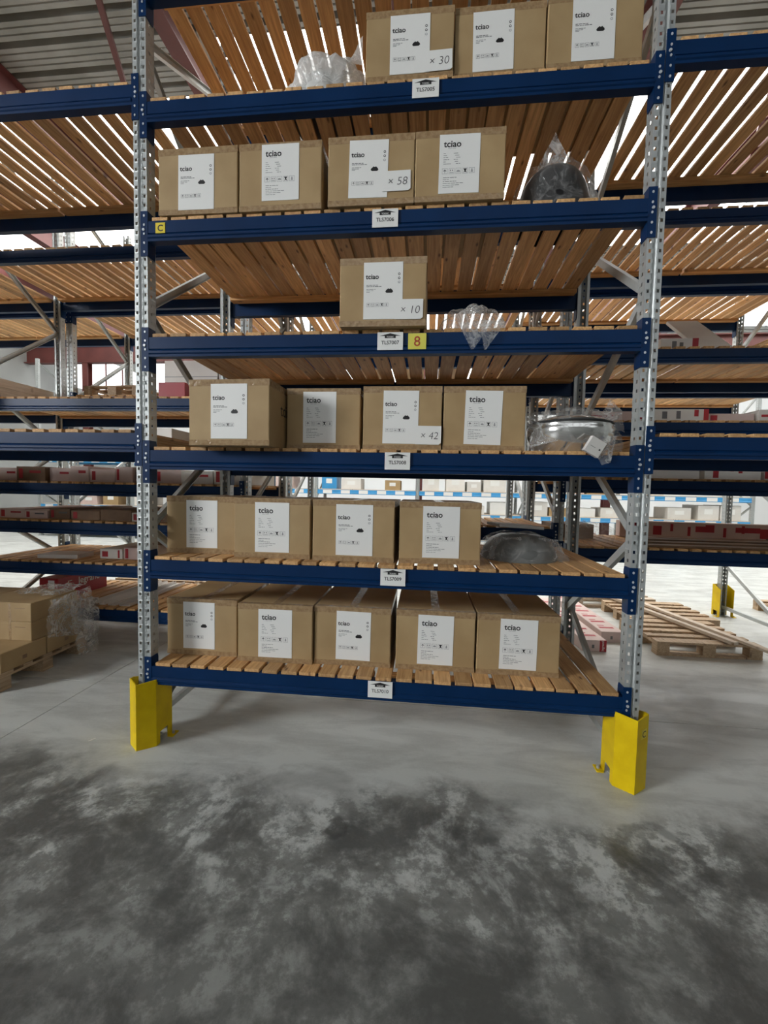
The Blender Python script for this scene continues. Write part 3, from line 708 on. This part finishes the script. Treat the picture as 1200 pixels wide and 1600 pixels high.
# ------------------------------------------------------------------ lampshades in plastic bags
def lathe(name, prof, mat, parent, loc=(0, 0, 0), n=40, rot=None):
    v = []; f = []
    for r_, z in prof:
        for k in range(n): a = 2 * math.pi * k / n; v.append((r_ * math.cos(a), r_ * math.sin(a), z))
    for j in range(len(prof) - 1):
        for k in range(n): k2 = (k + 1) % n; f.append((j * n + k, j * n + k2, (j + 1) * n + k2, (j + 1) * n + k))
    me = bpy.data.meshes.new(name); me.from_pydata(v, [], f); me.materials.append(M[mat])
    me.polygons.foreach_set('use_smooth', [True] * len(f)); return put(name, me, parent, loc, rot=rot)
def bag_mesh(rx, ry, h, seed, amp, mat, peaks=(), flat=2.4, fold=14, nu=96, nv=40):
    """crumpled film draped over a domed thing; peaks: (angle, height fraction, reach, sharpness) pull corners out"""
    v = []; f = []
    for j in range(nv + 1):
        t = j / nv * math.pi / 2
        for i in range(nu):
            a = 2 * math.pi * i / nu
            ca, sa = math.cos(a), math.sin(a)
            rr = (abs(ca) ** flat + abs(sa) ** flat) ** (-1 / flat)
            rad = max(math.cos(t), 0) ** 0.62; hz = math.sin(t) ** 0.9
            p = Vector((rx * rr * ca * rad, ry * rr * sa * rad, h * hz))
            q = p * 9 + Vector((seed * 3.1, seed * 1.7, 0))
            w = (noise.ridged_multi_fractal(q * 0.55, 1.0, 2.2, 4, 1.0, 2.0) - 1.0) * 0.45
            fo = noise.noise(Vector((a * 2.2 + seed, hz * 2.0, seed))) * 0.7
            d = amp * (w * 1.3 + fo) * min(1.0, hz * 3 + 0.25)
            nn = Vector((p.x / (rx * rx), p.y / (ry * ry), p.z / (h * h) + 1e-6)).normalized()
            p = p + nn * d
            for (pa, ph, reach, shp) in peaks:
                da = (a - pa + math.pi) % (2 * math.pi) - math.pi
                g = math.exp(-(da * da) / shp - ((hz - ph) ** 2) / (shp * 0.35))
                p = p + Vector((math.cos(pa) * 0.5, math.sin(pa) * 0.5, 0.9 if ph > 0.3 else 0.0)) * reach * g
            p.z = max(p.z, 0.001)
            v.append(tuple(p))
    for j in range(nv):
        for i in range(nu): i2 = (i + 1) % nu; f.append((j * nu + i, j * nu + i2, (j + 1) * nu + i2, (j + 1) * nu + i))
    me = bpy.data.meshes.new('plastic_bag'); me.from_pydata(v, [], f); me.materials.append(M[mat])
    me.polygons.foreach_set('use_smooth', [True] * len(f)); return me
def flap_mesh(corners, seed, amp, mat, n=26):
    """crumpled quadrilateral of film between four 3-D corners"""
    c = [Vector(p) for p in corners]; v = []; f = []
    nn = (c[1] - c[0]).cross(c[3] - c[0]).normalized()
    for j in range(n + 1):
        for i in range(n + 1):
            s, t = i / n, j / n
            p = (c[0] * (1 - s) + c[1] * s) * (1 - t) + (c[3] * (1 - s) + c[2] * s) * t
            q = p * 14 + Vector((seed, seed * 2.3, 0))
            p = p + nn * amp * ((noise.ridged_multi_fractal(q * 0.6, 1.0, 2.2, 4, 1.0, 2.0) - 1.0) * 0.5)
            v.append(tuple(p))
    for j in range(n):
        for i in range(n): f.append((j * (n + 1) + i, j * (n + 1) + i + 1, (j + 1) * (n + 1) + i + 1, (j + 1) * (n + 1) + i))
    me = bpy.data.meshes.new('bag_flap'); me.from_pydata(v, [], f); me.materials.append(M[mat])
    me.polygons.foreach_set('use_smooth', [True] * len(f)); return me
def shade_profile(r, h, r0):
    pts = []
    for k in range(13):
        t = k / 12 * math.pi / 2; pts.append((r0 + (r - r0) * math.cos(t) ** 0.8, h * math.sin(t)))
    pts.append((0.001, h)); return pts
PI = math.pi
t = thing('bagged_lampshade', 'white lampshade in a milky crumpled plastic bag on shelf TLS7005', 'lampshade', (1.02, 0.26, Z[1]))
lathe('lampshade', shade_profile(0.20, 0.21, 0.09), 'white_shade', t)
put('plastic_bag', bag_mesh(0.245, 0.22, 0.31, 1, 0.06, 'film_milky', ((0.3, 0.85, 0.06, 0.15), (2.6, 0.6, 0.05, 0.2))), t)
put('bag_flap', flap_mesh(((0.02, -0.16, 0.20), (0.23, -0.12, 0.22), (0.235, -0.16, 0.34), (0.12, -0.05, 0.25)), 3, 0.03, 'film_milky'), t)
t = thing('bagged_lampshade', 'black domed lampshade in a peaked clear bag on shelf TLS7006', 'lampshade', (2.345, 0.24, Z[2]))
lathe('lampshade', [(r_, z) for r_, z in shade_profile(0.205, 0.285, 0.05)], 'black_shade', t)
put('plastic_bag', bag_mesh(0.232, 0.21, 0.315, 2, 0.022, 'film_clear', ((-PI / 2, 0.9, 0.02, 0.2),), 2.1), t)
put('bag_flap', flap_mesh(((-0.11, -0.06, 0.27), (0.075, -0.06, 0.305), (-0.012, -0.05, 0.475), (-0.05, -0.05, 0.40)), 5, 0.035, 'film_thin'), t)
put('bag_flap', flap_mesh(((0.17, -0.15, 0.003), (0.215, -0.14, 0.003), (0.20, -0.1, 0.16), (0.15, -0.1, 0.2)), 6, 0.02, 'film_milky'), t)
t = thing('plastic_bag', 'empty clear plastic bag slumped over the beam of shelf TLS7007', 'plastic bag', (1.905, 0.11, Z[3]))
put('bag_body', bag_mesh(0.165, 0.11, 0.15, 4, 0.05, 'film_thin', ((-PI / 2, 0.5, 0.02, 0.3),), 2.0), t)
put('bag_flap', flap_mesh(((-0.09, -0.142, 0.02), (0.10, -0.145, 0.03), (-0.008, -0.15, -0.125), (-0.018, -0.15, -0.125)), 7, 0.016, 'film_thin'), t)
put('bag_flap', flap_mesh(((0.02, -0.140, 0.03), (0.16, -0.138, 0.02), (0.06, -0.145, -0.125), (0.05, -0.145, -0.125)), 8, 0.016, 'film_thin'), t)
t = thing('bagged_lampshade', 'chrome lampshade in a clear bag with hanging carton tag on shelf TLS7008', 'lampshade', (2.49, 0.235, Z[4]))
lathe('lampshade', [(0.16, 0.0), (0.205, 0.035), (0.235, 0.09), (0.238, 0.14), (0.224, 0.165), (0.228, 0.17), (0.215, 0.185), (0.13, 0.21), (0.001, 0.22)], 'chrome_shade', t)
lathe('rim_ring', [(0.226, 0.162), (0.2335, 0.165), (0.2335, 0.173), (0.226, 0.176)], 'rubber', t)
put('plastic_bag', bag_mesh(0.262, 0.238, 0.25, 6, 0.03, 'film_clear', ((0.4, 0.75, 0.07, 0.12), (PI - 0.3, 0.7, 0.03, 0.2)), 2.6), t)
put('bag_flap', flap_mesh(((0.02, -0.262, 0.05), (0.16, -0.258, 0.08), (0.13, -0.272, -0.06), (0.085, -0.274, -0.075)), 9, 0.012, 'film_thin'), t)
put('bag_flap', flap_mesh(((0.10, -0.14, 0.15), (0.27, -0.10, 0.12), (0.25, -0.08, 0.24), (0.18, -0.10, 0.30)), 12, 0.04, 'film_thin'), t)
put('bag_flap', flap_mesh(((-0.25, -0.16, 0.02), (-0.12, -0.2, 0.06), (-0.14, -0.1, 0.24), (-0.27, -0.08, 0.22)), 13, 0.04, 'film_thin'), t)
tg = put('carton_tag', bevel_box('carton_tag', 0.085, 0.03, 0.085, 'cardboard_white', 0.002), t, (-0.015, -0.300, 0.000), rot=(0.1, 0.5, 0.15))
lettering('tag_print', '—  ▪', 0.03, 'ink', tg, (0.045, -0.0008, 0.03))
t = thing('bagged_lampshade', 'dark grey lampshade in clear bag under a pale board on shelf TLS7009', 'lampshade', (2.275, 0.46, Z[5]))
lathe('lampshade', [(0.235, 0.0), (0.225, 0.06), (0.19, 0.12), (0.13, 0.15), (0.001, 0.155)], 'grey_shade', t)
put('plastic_bag', bag_mesh(0.27, 0.235, 0.165, 8, 0.026, 'film_clear', ((0.2, 0.2, 0.03, 0.2), (PI, 0.2, 0.02, 0.2)), 2.4), t)
put('bag_flap', flap_mesh(((-0.27, -0.12, 0.004), (0.0, -0.235, 0.02), (-0.02, -0.16, 0.15), (-0.22, -0.08, 0.14)), 14, 0.03, 'film_thin'), t)
put('bag_flap', flap_mesh(((0.02, -0.235, 0.012), (0.29, -0.1, 0.004), (0.22, -0.05, 0.13), (0.04, -0.16, 0.15)), 15, 0.03, 'film_thin'), t)
bd = tag(put('pale_board', bevel_box('pale_board', 0.30, 0.22, 0.018, 'pale_panel', 0.003), None, (2.13, 0.36, Z[5] + 0.205), rot=(0.0, 0.06, 0.22)), 'pale offcut board lying on the bagged grey lampshade', 'board')

# ------------------------------------------------------------------ goods on the racks behind
def parcel(x, y, z, w, d, h, mat, label, rotz=0.0, bands=(), word=None, group='cartons on the racks behind', name='long_carton', rot=None):
    """carton with printed bands on its front: bands are (x0, x1, z0, z1, material) in fractions of the face"""
    t = thing(name, label, 'carton', (x, y, z), rotz, group)
    if rot: t.rotation_euler = rot
    put('carton', bevel_box('carton', w, d, h, mat, 0.003, 1), t)
    for (a, c, e, f, mm) in bands:
        MB().box(a * w, c * w, -0.0009, 0.0002, e * h, f * h).build('printed_band', mm, t)
    if word:
        txt, size, mm, px, pz = word; lettering('printed_word', txt, size, mm, t, (px * w, -0.0016, pz * h), 0.0006)
    return t
TOPS = {}
def top(row, bay, i): return LEVELS[(row, bay)][i] + 0.0210
RB = (0.10, 0.36, 0.2, 0.75, 'ink_red')
# left bay, second row, third level: a rank of long cartons seen end-on
rr = random.Random(11)
def rank(x0, x1, y, z, hts, label, row_mats, group, wid=(0.12, 0.26), dep=0.9):
    x = x0; k = 0; items = []
    while x < x1 - 0.1:
        w = rr.uniform(*wid); w = min(w, x1 - x)
        items.append((x, w)); x += w + rr.uniform(0.004, 0.02); k += 1
    for k, (x, w) in enumerate(items):
        h = rr.uniform(*hts); mt = rr.choice(row_mats)
        bands = [(0.08, 0.22, 0.15, 0.85, 'ink_red')] if rr.random() < 0.55 else []
        if rr.random() < 0.6: bands.append((0.45, 0.85, 0.55, 0.72, 'ink_red' if rr.random() < 0.5 else 'ink_grey'))
        parcel(x, y + rr.uniform(0, 0.05), z, w, dep, h, mt, '%s, %s from the left' % (label, NUM[k]), 0, bands, None, group)
NUM = ['first', 'second', 'third', 'fourth', 'fifth', 'sixth', 'seventh', 'eighth', 'ninth', 'tenth', 'eleventh', 'twelfth', 'thirteenth', 'fourteenth', 'fifteenth', 'sixteenth']
rank(-2.60, -0.06, 1.44, top('B', -1, 2), (0.12, 0.15), 'long carton on third level, left bay of second row', ['cardboard_pink', 'cardboard_white', 'cardboard_pink', 'cardboard_dark'], 'cartons on the left bay third level', (0.16, 0.32))
rank(-2.60, -0.06, 1.46, top('B', -1, 3), (0.08, 0.12), 'flat carton on fourth level, left bay of second row', ['cardboard_white', 'cardboard_dark', 'cardboard_pink', 'cardboard_dark'], 'cartons on the left bay fourth level', (0.18, 0.34))
parcel(-1.62, 1.62, top('B', -1, 4), 0.24, 0.7, 0.10, 'cardboard_white', 'white carton with red print on fifth level, left bay of second row', 0.02, [RB, (0.8, 0.88, 0.1, 0.9, 'ink_red')])
parcel(-1.36, 1.62, top('B', -1, 4), 0.16, 0.8, 0.12, 'cardboard_pink', 'narrow pinkish carton beside the white carton on the fifth level', 0.0, [(0.1, 0.3, 0.1, 0.9, 'ink_red')])
parcel(-1.18, 1.70, top('B', -1, 4), 0.24, 0.75, 0.15, 'cardboard_dark', 'brown carton on fifth level, left bay of second row', 0.0)
parcel(-0.90, 1.48, top('B', -1, 4), 0.30, 0.5, 0.075, 'cardboard_white', 'low pale carton near the upright on the fifth level', -0.1)
parcel(-0.55, 1.65, top('B', -1, 4), 0.40, 0.75, 0.16, 'cardboard_pink', 'larger pinkish carton by the upright on the fifth level', 0.0, [RB])
parcel(-2.2, 1.5, top('B', -1, 4), 0.4, 0.25, 0.04, 'cardboard_white', 'flat grey sheet pack on fifth level, left bay of second row', 0.1, name='sheet_pack')
# red carton
t = thing('red_carton', 'red carton with white lettering on the bottom level, left bay', 'carton', (-2.235, 1.55, top('B', -1, 5)))
put('carton', bevel_box('carton', 0.21, 0.66, 0.22, 'red_box', 0.003, 1), t)
MB().box(0.10, 0.17, -0.0009, 0.0002, 0.07, 0.2).build('pasted_sheet', 'paper', t)
lettering('printed_word', 'legrand', 0.10, 'white_print', t, (0.2112, 0.40, 0.12), 0.0015, rot=(0, 0, math.pi / 2))
q = MB()
for (a, c, e, f) in ((0.12, 0.17, 0.12, 0.13), (0.12, 0.17, 0.165, 0.175), (0.12, 0.13, 0.13, 0.165)): q.box(0.21, 0.2112, a, c, e, f)
q.build('printed_mark', 'white_print', t)
for k, (x, y, rz, w) in enumerate(((-1.62, 1.5, -0.02, 0.05), (-1.52, 1.48, 0.0, 0.06), (-1.42, 1.47, 0.02, 0.08), (-1.30, 1.47, 0.03, 0.11))):
    b = MB().box(0, w, 0, 1.0, 0, 0.004); b.box(0, 0.003, 0, 1.0, 0.004, 0.03); b.box(w - 0.003, w, 0, 1.0, 0.004, 0.03)
    tag(b.build('metal_profile', 'cardboard_white', None, (x, y, top('B', -1, 5)), ), '%s of four pale long profiles on the bottom level, left bay' % NUM[k], 'profile', 'pale profiles on the bottom level').rotation_euler = (0, 0, rz)
# pallets: three bearers with deck boards
def pallet(x, y, z, w, d, label, rotz=0.0, mat='pallet_wood', blocks=True, lean=None):
    """w along x (deck boards run along x), d along y"""
    t = thing('wooden_pallet', label, 'pallet', (x, y, z), rotz)
    if lean: t.rotation_euler = lean
    for k in range(3):
        yy = k * (d - 0.1) / 2
        put('bottom_board', MB().box(0, w, yy, yy + 0.1, 0, 0.02).mesh('bottom_board', mat), t)
        for j in range(3):
            xx = j * (w - 0.12) / 2
            put('block', MB().box(xx, xx + 0.12, yy + 0.002, yy + 0.098, 0.02, 0.098).mesh('block', mat), t)
    for j in range(3):
        xx = j * (w - 0.12) / 2
        put('stringer_board', MB().box(xx, xx + 0.12, 0, d, 0.098, 0.118).mesh('stringer_board', mat), t)
    n_ = 5
    for k in range(n_):
        wd = 0.12 if k in (0, n_ - 1) else 0.085; yy = (k * (d - 0.12) / (n_ - 1)) + (0.12 - wd) / 2
        put('deck_board', MB().box(0, w, yy, yy + wd, 0.118, 0.138).mesh('deck_board', mat), t)
    return t
pallet(-2.72, 2.72, top('C', -1, 1), 0.8, 0.9, 'empty wooden pallet high on the bottom level, left bay of third row', -0.05)
t = thing('red_carton', 'plain red carton high on the second level behind the left upright', 'carton', (-0.93, 1.55, top('B', -1, 1)))
put('carton', bevel_box('carton', 0.27, 0.4, 0.165, 'red_box', 0.003, 1), t)
parcel(-1.19, 2.05, top('B', -1, 1), 0.60, 0.4, 0.52, 'cardboard_white', 'pale wrapped carton behind the red carton on the second level', 0, [(0.0, 1.0, 0.32, 0.335, 'ink_light'), (0.0, 1.0, 0.66, 0.675, 'ink_light')])
parcel(-0.57, 2.05, top('B', -1, 1), 0.46, 0.4, 0.46, 'cardboard_white', 'pale wrapped carton nearest the upright on the second level', 0, [(0.0, 1.0, 0.4, 0.415, 'ink_light')])
# timber on the far-left bay of the second row
for k in range(4):
    tag(MB().box(-0.05, 0.05, 0, 0.98, 0, 0.16).build('timber_baulk', 'pale_wood', None, (-3.72 + 0.245 * k, 1.5, top('B', -2, 1))), '%s of four timber baulks on the far left rack bay' % NUM[k], 'timber', 'timber baulks at the far left')
tag(MB().box(0, 0.9, 0, 1.0, 0, 0.09).build('plywood_sheet', 'pale_wood', None, (-3.83, 1.5, top('B', -2, 1) + 0.1605)), 'plywood sheet lying on the timber baulks, far left bay', 'board')
parcel(-1.3, 0.22, top('A', -1, 1), 0.75, 0.5, 0.012, 'cardboard', 'flattened brown carton sheet on the bottom level, front rack left bay', name='carton_sheet')
parcel(-0.5, 0.45, top('A', -1, 1), 0.40, 0.4, 0.07, 'cardboard_white', 'low film-wrapped pale pack on the front rack left bay', name='wrapped_pack')

# right bay
parcel(3.62, 1.55, top('B', 1, 1), 0.30, 0.9, 0.115, 'cardboard_white', 'white carton with red end band on second level, right bay of second row', 0.0, [(0.84, 1.0, 0, 1, 'ink_red'), (0.30, 0.42, 0.3, 0.8, 'ink_grey'), (0.5, 0.6, 0.15, 0.7, 'ink_grey'), (0.0, 0.25, 0.2, 0.35, 'ink_red')])
t = tag(put('grey_panel', bevel_box('grey_panel', 0.28, 0.03, 0.75, 'cardboard_white', 0.002, 1), None, (3.97, 1.58, top('B', 1, 1) + 0.024), rot=(-0.9, 0, 0)), 'grey panel leaning back on second level, right bay of second row', 'panel')
rank(3.0, 3.50, 1.5, top('B', 1, 1), (0.06, 0.1), 'low carton by the upright, second level of right bay', ['cardboard_white', 'cardboard_dark'], 'cartons right bay second level', (0.2, 0.24), 0.8)
def band_set(): return [(0.02, 0.12, 0.15, 0.4, 'ink_red'), (0.35, 0.42, 0.2, 0.8, 'ink_grey'), (0.55, 0.61, 0.2, 0.85, 'ink_grey'), (0.80, 0.86, 0.4, 0.95, 'ink_red'), (0.93, 1.0, 0.0, 1.0, 'ink_red')]
parcel(2.98, 1.48, top('B', 1, 2), 0.42, 0.9, 0.085, 'cardboard_pink', 'pinkish carton nearest the upright on third level, right bay of second row', 0.0, [(0.1, 0.6, 0.3, 0.6, 'ink_red')])
parcel(3.42, 1.46, top('B', 1, 2), 0.56, 0.9, 0.10, 'cardboard_white', 'white carton with grey symbols and red end on third level, right bay', 0.0, band_set())
parcel(4.0, 1.5, top('B', 1, 2), 0.36, 0.9, 0.07, 'cardboard_pink', 'low pinkish carton on third level, right bay of second row', 0.0, [(0.05, 0.2, 0.2, 0.8, 'ink_red')])
parcel(4.38, 1.48, top('B', 1, 2), 0.6, 0.9, 0.10, 'cardboard_white', 'white carton near the picture edge on third level, right bay', 0.0, [(0.03, 0.3, 0.4, 0.6, 'ink_red'), (0.5, 0.56, 0.5, 0.9, 'ink_grey'), (0.4, 0.9, 0.1, 0.2, 'ink_red')])
parcel(3.0, 1.5, top('B', 1, 3), 0.52, 0.85, 0.14, 'cardboard_dark', 'brown carton nearest the upright on fourth level, right bay of second row', 0.0, [(0.75, 1.0, 0.2, 1.0, 'ink_red')])
parcel(3.54, 1.5, top('B', 1, 3), 0.42, 0.85, 0.14, 'cardboard_white', 'plain pale carton on fourth level, right bay of second row')
parcel(4.0, 1.5, top('B', 1, 3), 0.44, 0.85, 0.14, 'cardboard_white', 'pale carton with red upright bands on fourth level, right bay', 0.0, [(0.15, 0.25, 0.1, 0.9, 'ink_red'), (0.45, 0.52, 0.5, 1.0, 'ink_red'), (0.6, 0.67, 0.4, 1.0, 'ink_red')])
parcel(4.47, 1.5, top('B', 1, 3), 0.5, 0.85, 0.14, 'cardboard_white', 'pale carton at the picture edge on fourth level, right bay', 0.0, [(0.0, 0.06, 0.1, 0.9, 'ink_red')])
# long carton lying on the fifth level, print facing the camera
bands = [(0.02, 0.09, 0.7, 0.95, 'ink_red'), (0.12, 0.15, 0.3, 0.6, 'ink_grey')]
for k in range(8): bands.append((0.18 + 0.09 * k, 0.195 + 0.09 * k + 0.03 * (k % 3 == 0), 0.2 + 0.25 * (k % 2), 0.75 + 0.15 * (k % 2), 'ink_red'))
bands += [(0.40, 0.46, 0.45, 0.8, 'ink_red'), (0.6, 0.72, 0.5, 0.8, 'ink_red'), (0.75, 0.85, 0.1, 0.22, 'ink_grey')]
parcel(3.70, 2.34, top('B', 1, 4), 1.75, 0.14, 0.17, 'cardboard_pink', 'very long pinkish carton with red print on bottom level, right bay', -0.13, bands)
for k in range(5):
    parcel(3.45 + 0.07 * k, 1.46 + 0.135 * k, top('B', 1, 4) + 0.0, 1.6 - 0.1 * k, 0.105, 0.02 + 0.012 * (k % 3), 'cardboard_dark', '%s of five thin brown cardboard strips on bottom level, right bay' % NUM[k], -0.01, name='cardboard_strip')
parcel(2.92, 2.02, top('B', 1, 4), 0.40, 0.4, 0.14, 'cardboard_dark', 'brown crumpled carton under torn film on bottom level, right bay')
tag(put('torn_film', bag_mesh(0.2, 0.22, 0.17, 21, 0.07, 'film_clear', ((0.3, 0.6, 0.05, 0.2),), 2.2, 9, 64, 24), None, (3.16, 1.72, top('B', 1, 4))), 'torn clear film heaped beside the upright on bottom level, right bay', 'film')
# pallet and long cartons on the floor behind
pallet(3.97, 2.02, 0, 0.98, 0.80, 'nearest wooden pallet on the floor behind the right bay', 0.02)
pallet(4.10, 2.86, 0, 1.0, 0.80, 'farther wooden pallet on the floor behind the right bay', 0.03)
pallet(3.75, 3.75, 0, 1.1, 0.8, 'palest wooden pallet on the floor, half hidden by the blue connector', 0.05, 'pale_wood')
pallet(6.3, 3.1, 0, 0.8, 1.0, 'wooden pallet on the floor at the right picture edge', 0.0)
def plank(a, b, w, h, label):
    a = Vector(a); b = Vector(b); L = (b - a).length
    o = MB().box(-w / 2, w / 2, 0, L, 0, h).build('white_plank', 'pale_wood', None, a)
    d = (b - a).normalized(); o.rotation_euler = (math.asin(d.z), 0, math.atan2(-d.x, d.y)); return tag(o, label, 'plank', 'pale planks lying across the pallets')
plank((4.84, 1.80, 0.155), (4.32, 4.3, 0.155), 0.07, 0.025, 'longer pale plank lying across the pallets')
plank((4.66, 1.98, 0.155), (4.12, 4.1, 0.155), 0.06, 0.03, 'shorter pale plank lying across the pallets beside the other plank')
def floor_carton(x, y, w, d, h, rz, label, word=True):
    t = thing('long_carton', label, 'carton', (x, y, 0.0), rz, 'long cartons on the floor')
    put('carton', bevel_box('carton', w, d, h, 'cardboard_pink', 0.003, 1), t)
    if word: MB().box(w * 0.72, w, -0.0009, 0.0002, 0, h).build('printed_band', 'ink_red', t)
    MB().box(w * 0.4, w * 0.5, -0.0009, 0.0002, h * 0.3, h * 0.6).build('printed_band', 'ink_grey', t)
    for k in range(7):
        y_ = 0.12 + 0.22 * k; MB().box(w * 0.15, w * 0.8, y_, y_ + 0.05, h - 0.0002, h + 0.0009).build('printed_band', 'ink_red', t); MB().box(w * 0.2, w * 0.5, y_ + 0.09, y_ + 0.11, h - 0.0002, h + 0.0009).build('printed_band', 'ink_red', t)
    if word: lettering('printed_word', 'legrand', h * 0.30, 'white_print', t, (w * 0.89, -0.0014, h * 0.5), 0.0004, rot=(0, -math.pi / 2, 0))
floor_carton(3.26, 2.02, 0.24, 1.7, 0.115, 0.06, 'nearer long carton on the floor with red end band')
floor_carton(3.56, 2.32, 0.235, 1.75, 0.115, 0.04, 'farther long carton on the floor beside the pallets', False)
floor_carton(3.16, 2.30, 0.08, 1.6, 0.14, 0.06, 'narrow long carton on the floor beside the rear post', False)

# wrapped pallet of brown cartons on the left
pallet(-2.60, 0.40, 0.0, 1.13, 0.86, 'wooden pallet under the brown cartons at the left', 0.03)
def brown(x, y, z, w, d, h, label):
    t = thing('brown_carton', label, 'carton', (x, y, z), 0.03, 'brown cartons on the left pallet')
    put('carton', bevel_box('carton', w, d, h, 'cardboard', 0.004, 1), t)
    MB().box(w * 0.62, w * 0.66, -0.0006, 0.0003, 0, h).build('strap', 'tape', t)
    b = MB(); b.box(w, w + 0.0006, d * 0.45, d * 0.55, h * 0.3, h * 0.5); b.box(w * 0.72, w * 0.9, -0.0006, 0.0003, h * 0.7, h * 0.73); b.build('hand_hole', 'cardboard_dark', t)
W_ = 0.52
brown(-2.52, 0.42, 0.1385, W_, 0.40, 0.15, 'lower front brown carton, inner one, on the left pallet')
brown(-1.99, 0.435, 0.1385, W_, 0.40, 0.15, 'lower front brown carton at the aisle corner of the left pallet')
brown(-2.53, 0.83, 0.1385, W_, 0.40, 0.15, 'lower rear brown carton, inner one, on the left pallet')
brown(-2.005, 0.845, 0.1385, W_, 0.40, 0.15, 'lower rear brown carton under the crumpled film')
brown(-2.54, 0.70, 0.289, W_, 0.48, 0.155, 'middle layer brown carton, inner one, on the left pallet')
brown(-2.015, 0.715, 0.289, W_, 0.48, 0.155, 'middle layer brown carton by the crumpled film')
brown(-2.54, 0.70, 0.4445, W_, 0.48, 0.155, 'top layer brown carton, inner one, on the left pallet')
brown(-2.015, 0.715, 0.4445, W_, 0.48, 0.155, 'top layer brown carton by the crumpled film')
t = thing('stretch_film', 'crumpled clear stretch film hanging off the left pallet load', 'film', (-1.435, 0.95, 0.16))
put('film_sheet', flap_mesh(((0.015, -0.16, 0.14), (0.03, 0.34, 0.02), (0.02, 0.30, 0.47), (0.012, -0.12, 0.44)), 31, 0.07, 'film_thin', 44), t)
put('film_sheet', flap_mesh(((-0.4, -0.05, 0.475), (0.02, -0.10, 0.48), (0.02, 0.28, 0.50), (-0.35, 0.25, 0.49)), 32, 0.05, 'film_thin', 36), t)
put('film_sheet', flap_mesh(((0.06, 0.10, -0.10), (0.12, 0.26, -0.12), (0.06, 0.34, 0.36), (0.03, 0.05, 0.4)), 33, 0.09, 'film_thin', 36), t)

# paper scrap on the floor
tag(MB().poly_front([(0, 0), (0.012, -0.003), (0.03, -0.035), (0.022, -0.04), (0.01, -0.02)], -0.0008, 0.0008).build('paper_scrap', 'paper', None, (-0.36, -0.03, 0.001)), 'small white paper scrap on the floor left of the rack', 'scrap').rotation_euler = (math.pi / 2, 0, 0)

# ------------------------------------------------------------------ far racks beyond the aisle
FY = 9.2
FXS = [-9.8 + 2.8 * k for k in range(8)]
WHERE = ['first', 'second', 'third', 'fourth', 'fifth', 'sixth', 'seventh', 'eighth']
for k, x in enumerate(FXS):
    frame(x, FY, 'pale upright frame of the far rack, %s from the left' % WHERE[k], 'upright frames of the far rack')
LB = MB().prism_x(beam_profile(0.12), -BEAM_L / 2 + 0.006, BEAM_L / 2 - 0.006).mesh('beam_body', 'light_blue_paint')
rf = random.Random(23)
FLV = (0.25, 0.95, 1.55, 2.3)
for k in range(7):
    xc = FXS[k] + BAY / 2
    for i, z in enumerate(FLV):
        t = thing('rack_beam', 'light blue front beam of the far rack, level %s up, bay %s from left' % (WHERE[i], WHERE[k]), 'beam', (xc, FY, z), 0, 'beams of the far rack')
        put('beam_body', LB, t)
        for q in range(5): MB().box(-1.2 + 0.5 * q, -0.95 + 0.5 * q, -0.012, -0.0095, -0.105, -0.01).build('beam_label', 'paper', t)
        t = thing('rack_beam', 'light blue rear beam of the far rack, level %s up, bay %s from left' % (WHERE[i], WHERE[k]), 'beam', (xc, FY + DEPTH, z), math.pi, 'beams of the far rack')
        put('beam_body', LB, t)
        tag(MB().box(-1.33, 1.33, 0.0, 1.1, 0, 0.02).build('shelf_board', 'pale_wood', None, (xc, FY, z + 0.0005)), 'pale shelf board of the far rack, level %s up, bay %s from left' % (WHERE[i], WHERE[k]), 'shelf', 'shelf boards of the far rack')
        x = xc - 1.25; n_ = 0
        while x < xc + 0.75:
            w = rf.uniform(0.3, 0.6); h = rf.uniform(0.25, 0.5) if i != 1 else rf.uniform(0.2, 0.4)
            if rf.random() < 0.72:
                mt = rf.choice(['cardboard_white', 'cardboard_white', 'paper', 'cardboard', 'light_blue_paint', 'cardboard_pink'])
                t = thing('far_carton', 'carton on the far rack, bay %s from left, level %s up, item %s' % (WHERE[k], WHERE[i], NUM[n_]), 'carton', (x, FY + 0.05, z + 0.021), 0, 'cartons on the far rack')
                put('carton', bevel_box('carton', w, 0.7, h, mt, 0.004, 1), t)
                MB().box(w * 0.3, w * 0.7, -0.0012, 0.0002, h * 0.4, h * 0.75).build('carton_label', 'paper', t); n_ += 1
            x += w + rf.uniform(0.03, 0.2)

# tall brown loads on the floor of the far left front bay, unseen and added to shade the floor under the left bay
for k, x in enumerate((-5.3, -4.1)):
    pallet(x, 0.15, 0.0, 1.1, 0.86, 'unseen pallet added to shade the left floor, %s of two' % NUM[k])
    for j in range(3):
        t = thing('brown_carton', 'unseen brown carton added to shade the left floor, stack %s, layer %s' % (NUM[k], NUM[j]), 'carton', (x, 0.15, 0.1385 + 0.5 * j), 0, 'unseen cartons added to shade the floor')
        put('carton', bevel_box('carton', 1.08, 0.84, 0.498, 'cardboard', 0.005, 1), t)
        MB().box(0.5, 0.56, -0.0006, 0.0003, 0, 0.498).build('tape', 'tape', t)

# hidden pallet stacks added under the third row, left, to block low back light
for k, x in enumerate((-2.6, -1.35)):
    for j in range(2):
        pallet(x, 2.72, 0.1385 * j, 1.15, 0.8, '%s unseen pallet added to block back light, %s, under the third rack row' % (('lower', 'upper')[j], ('far left', 'left')[k]))
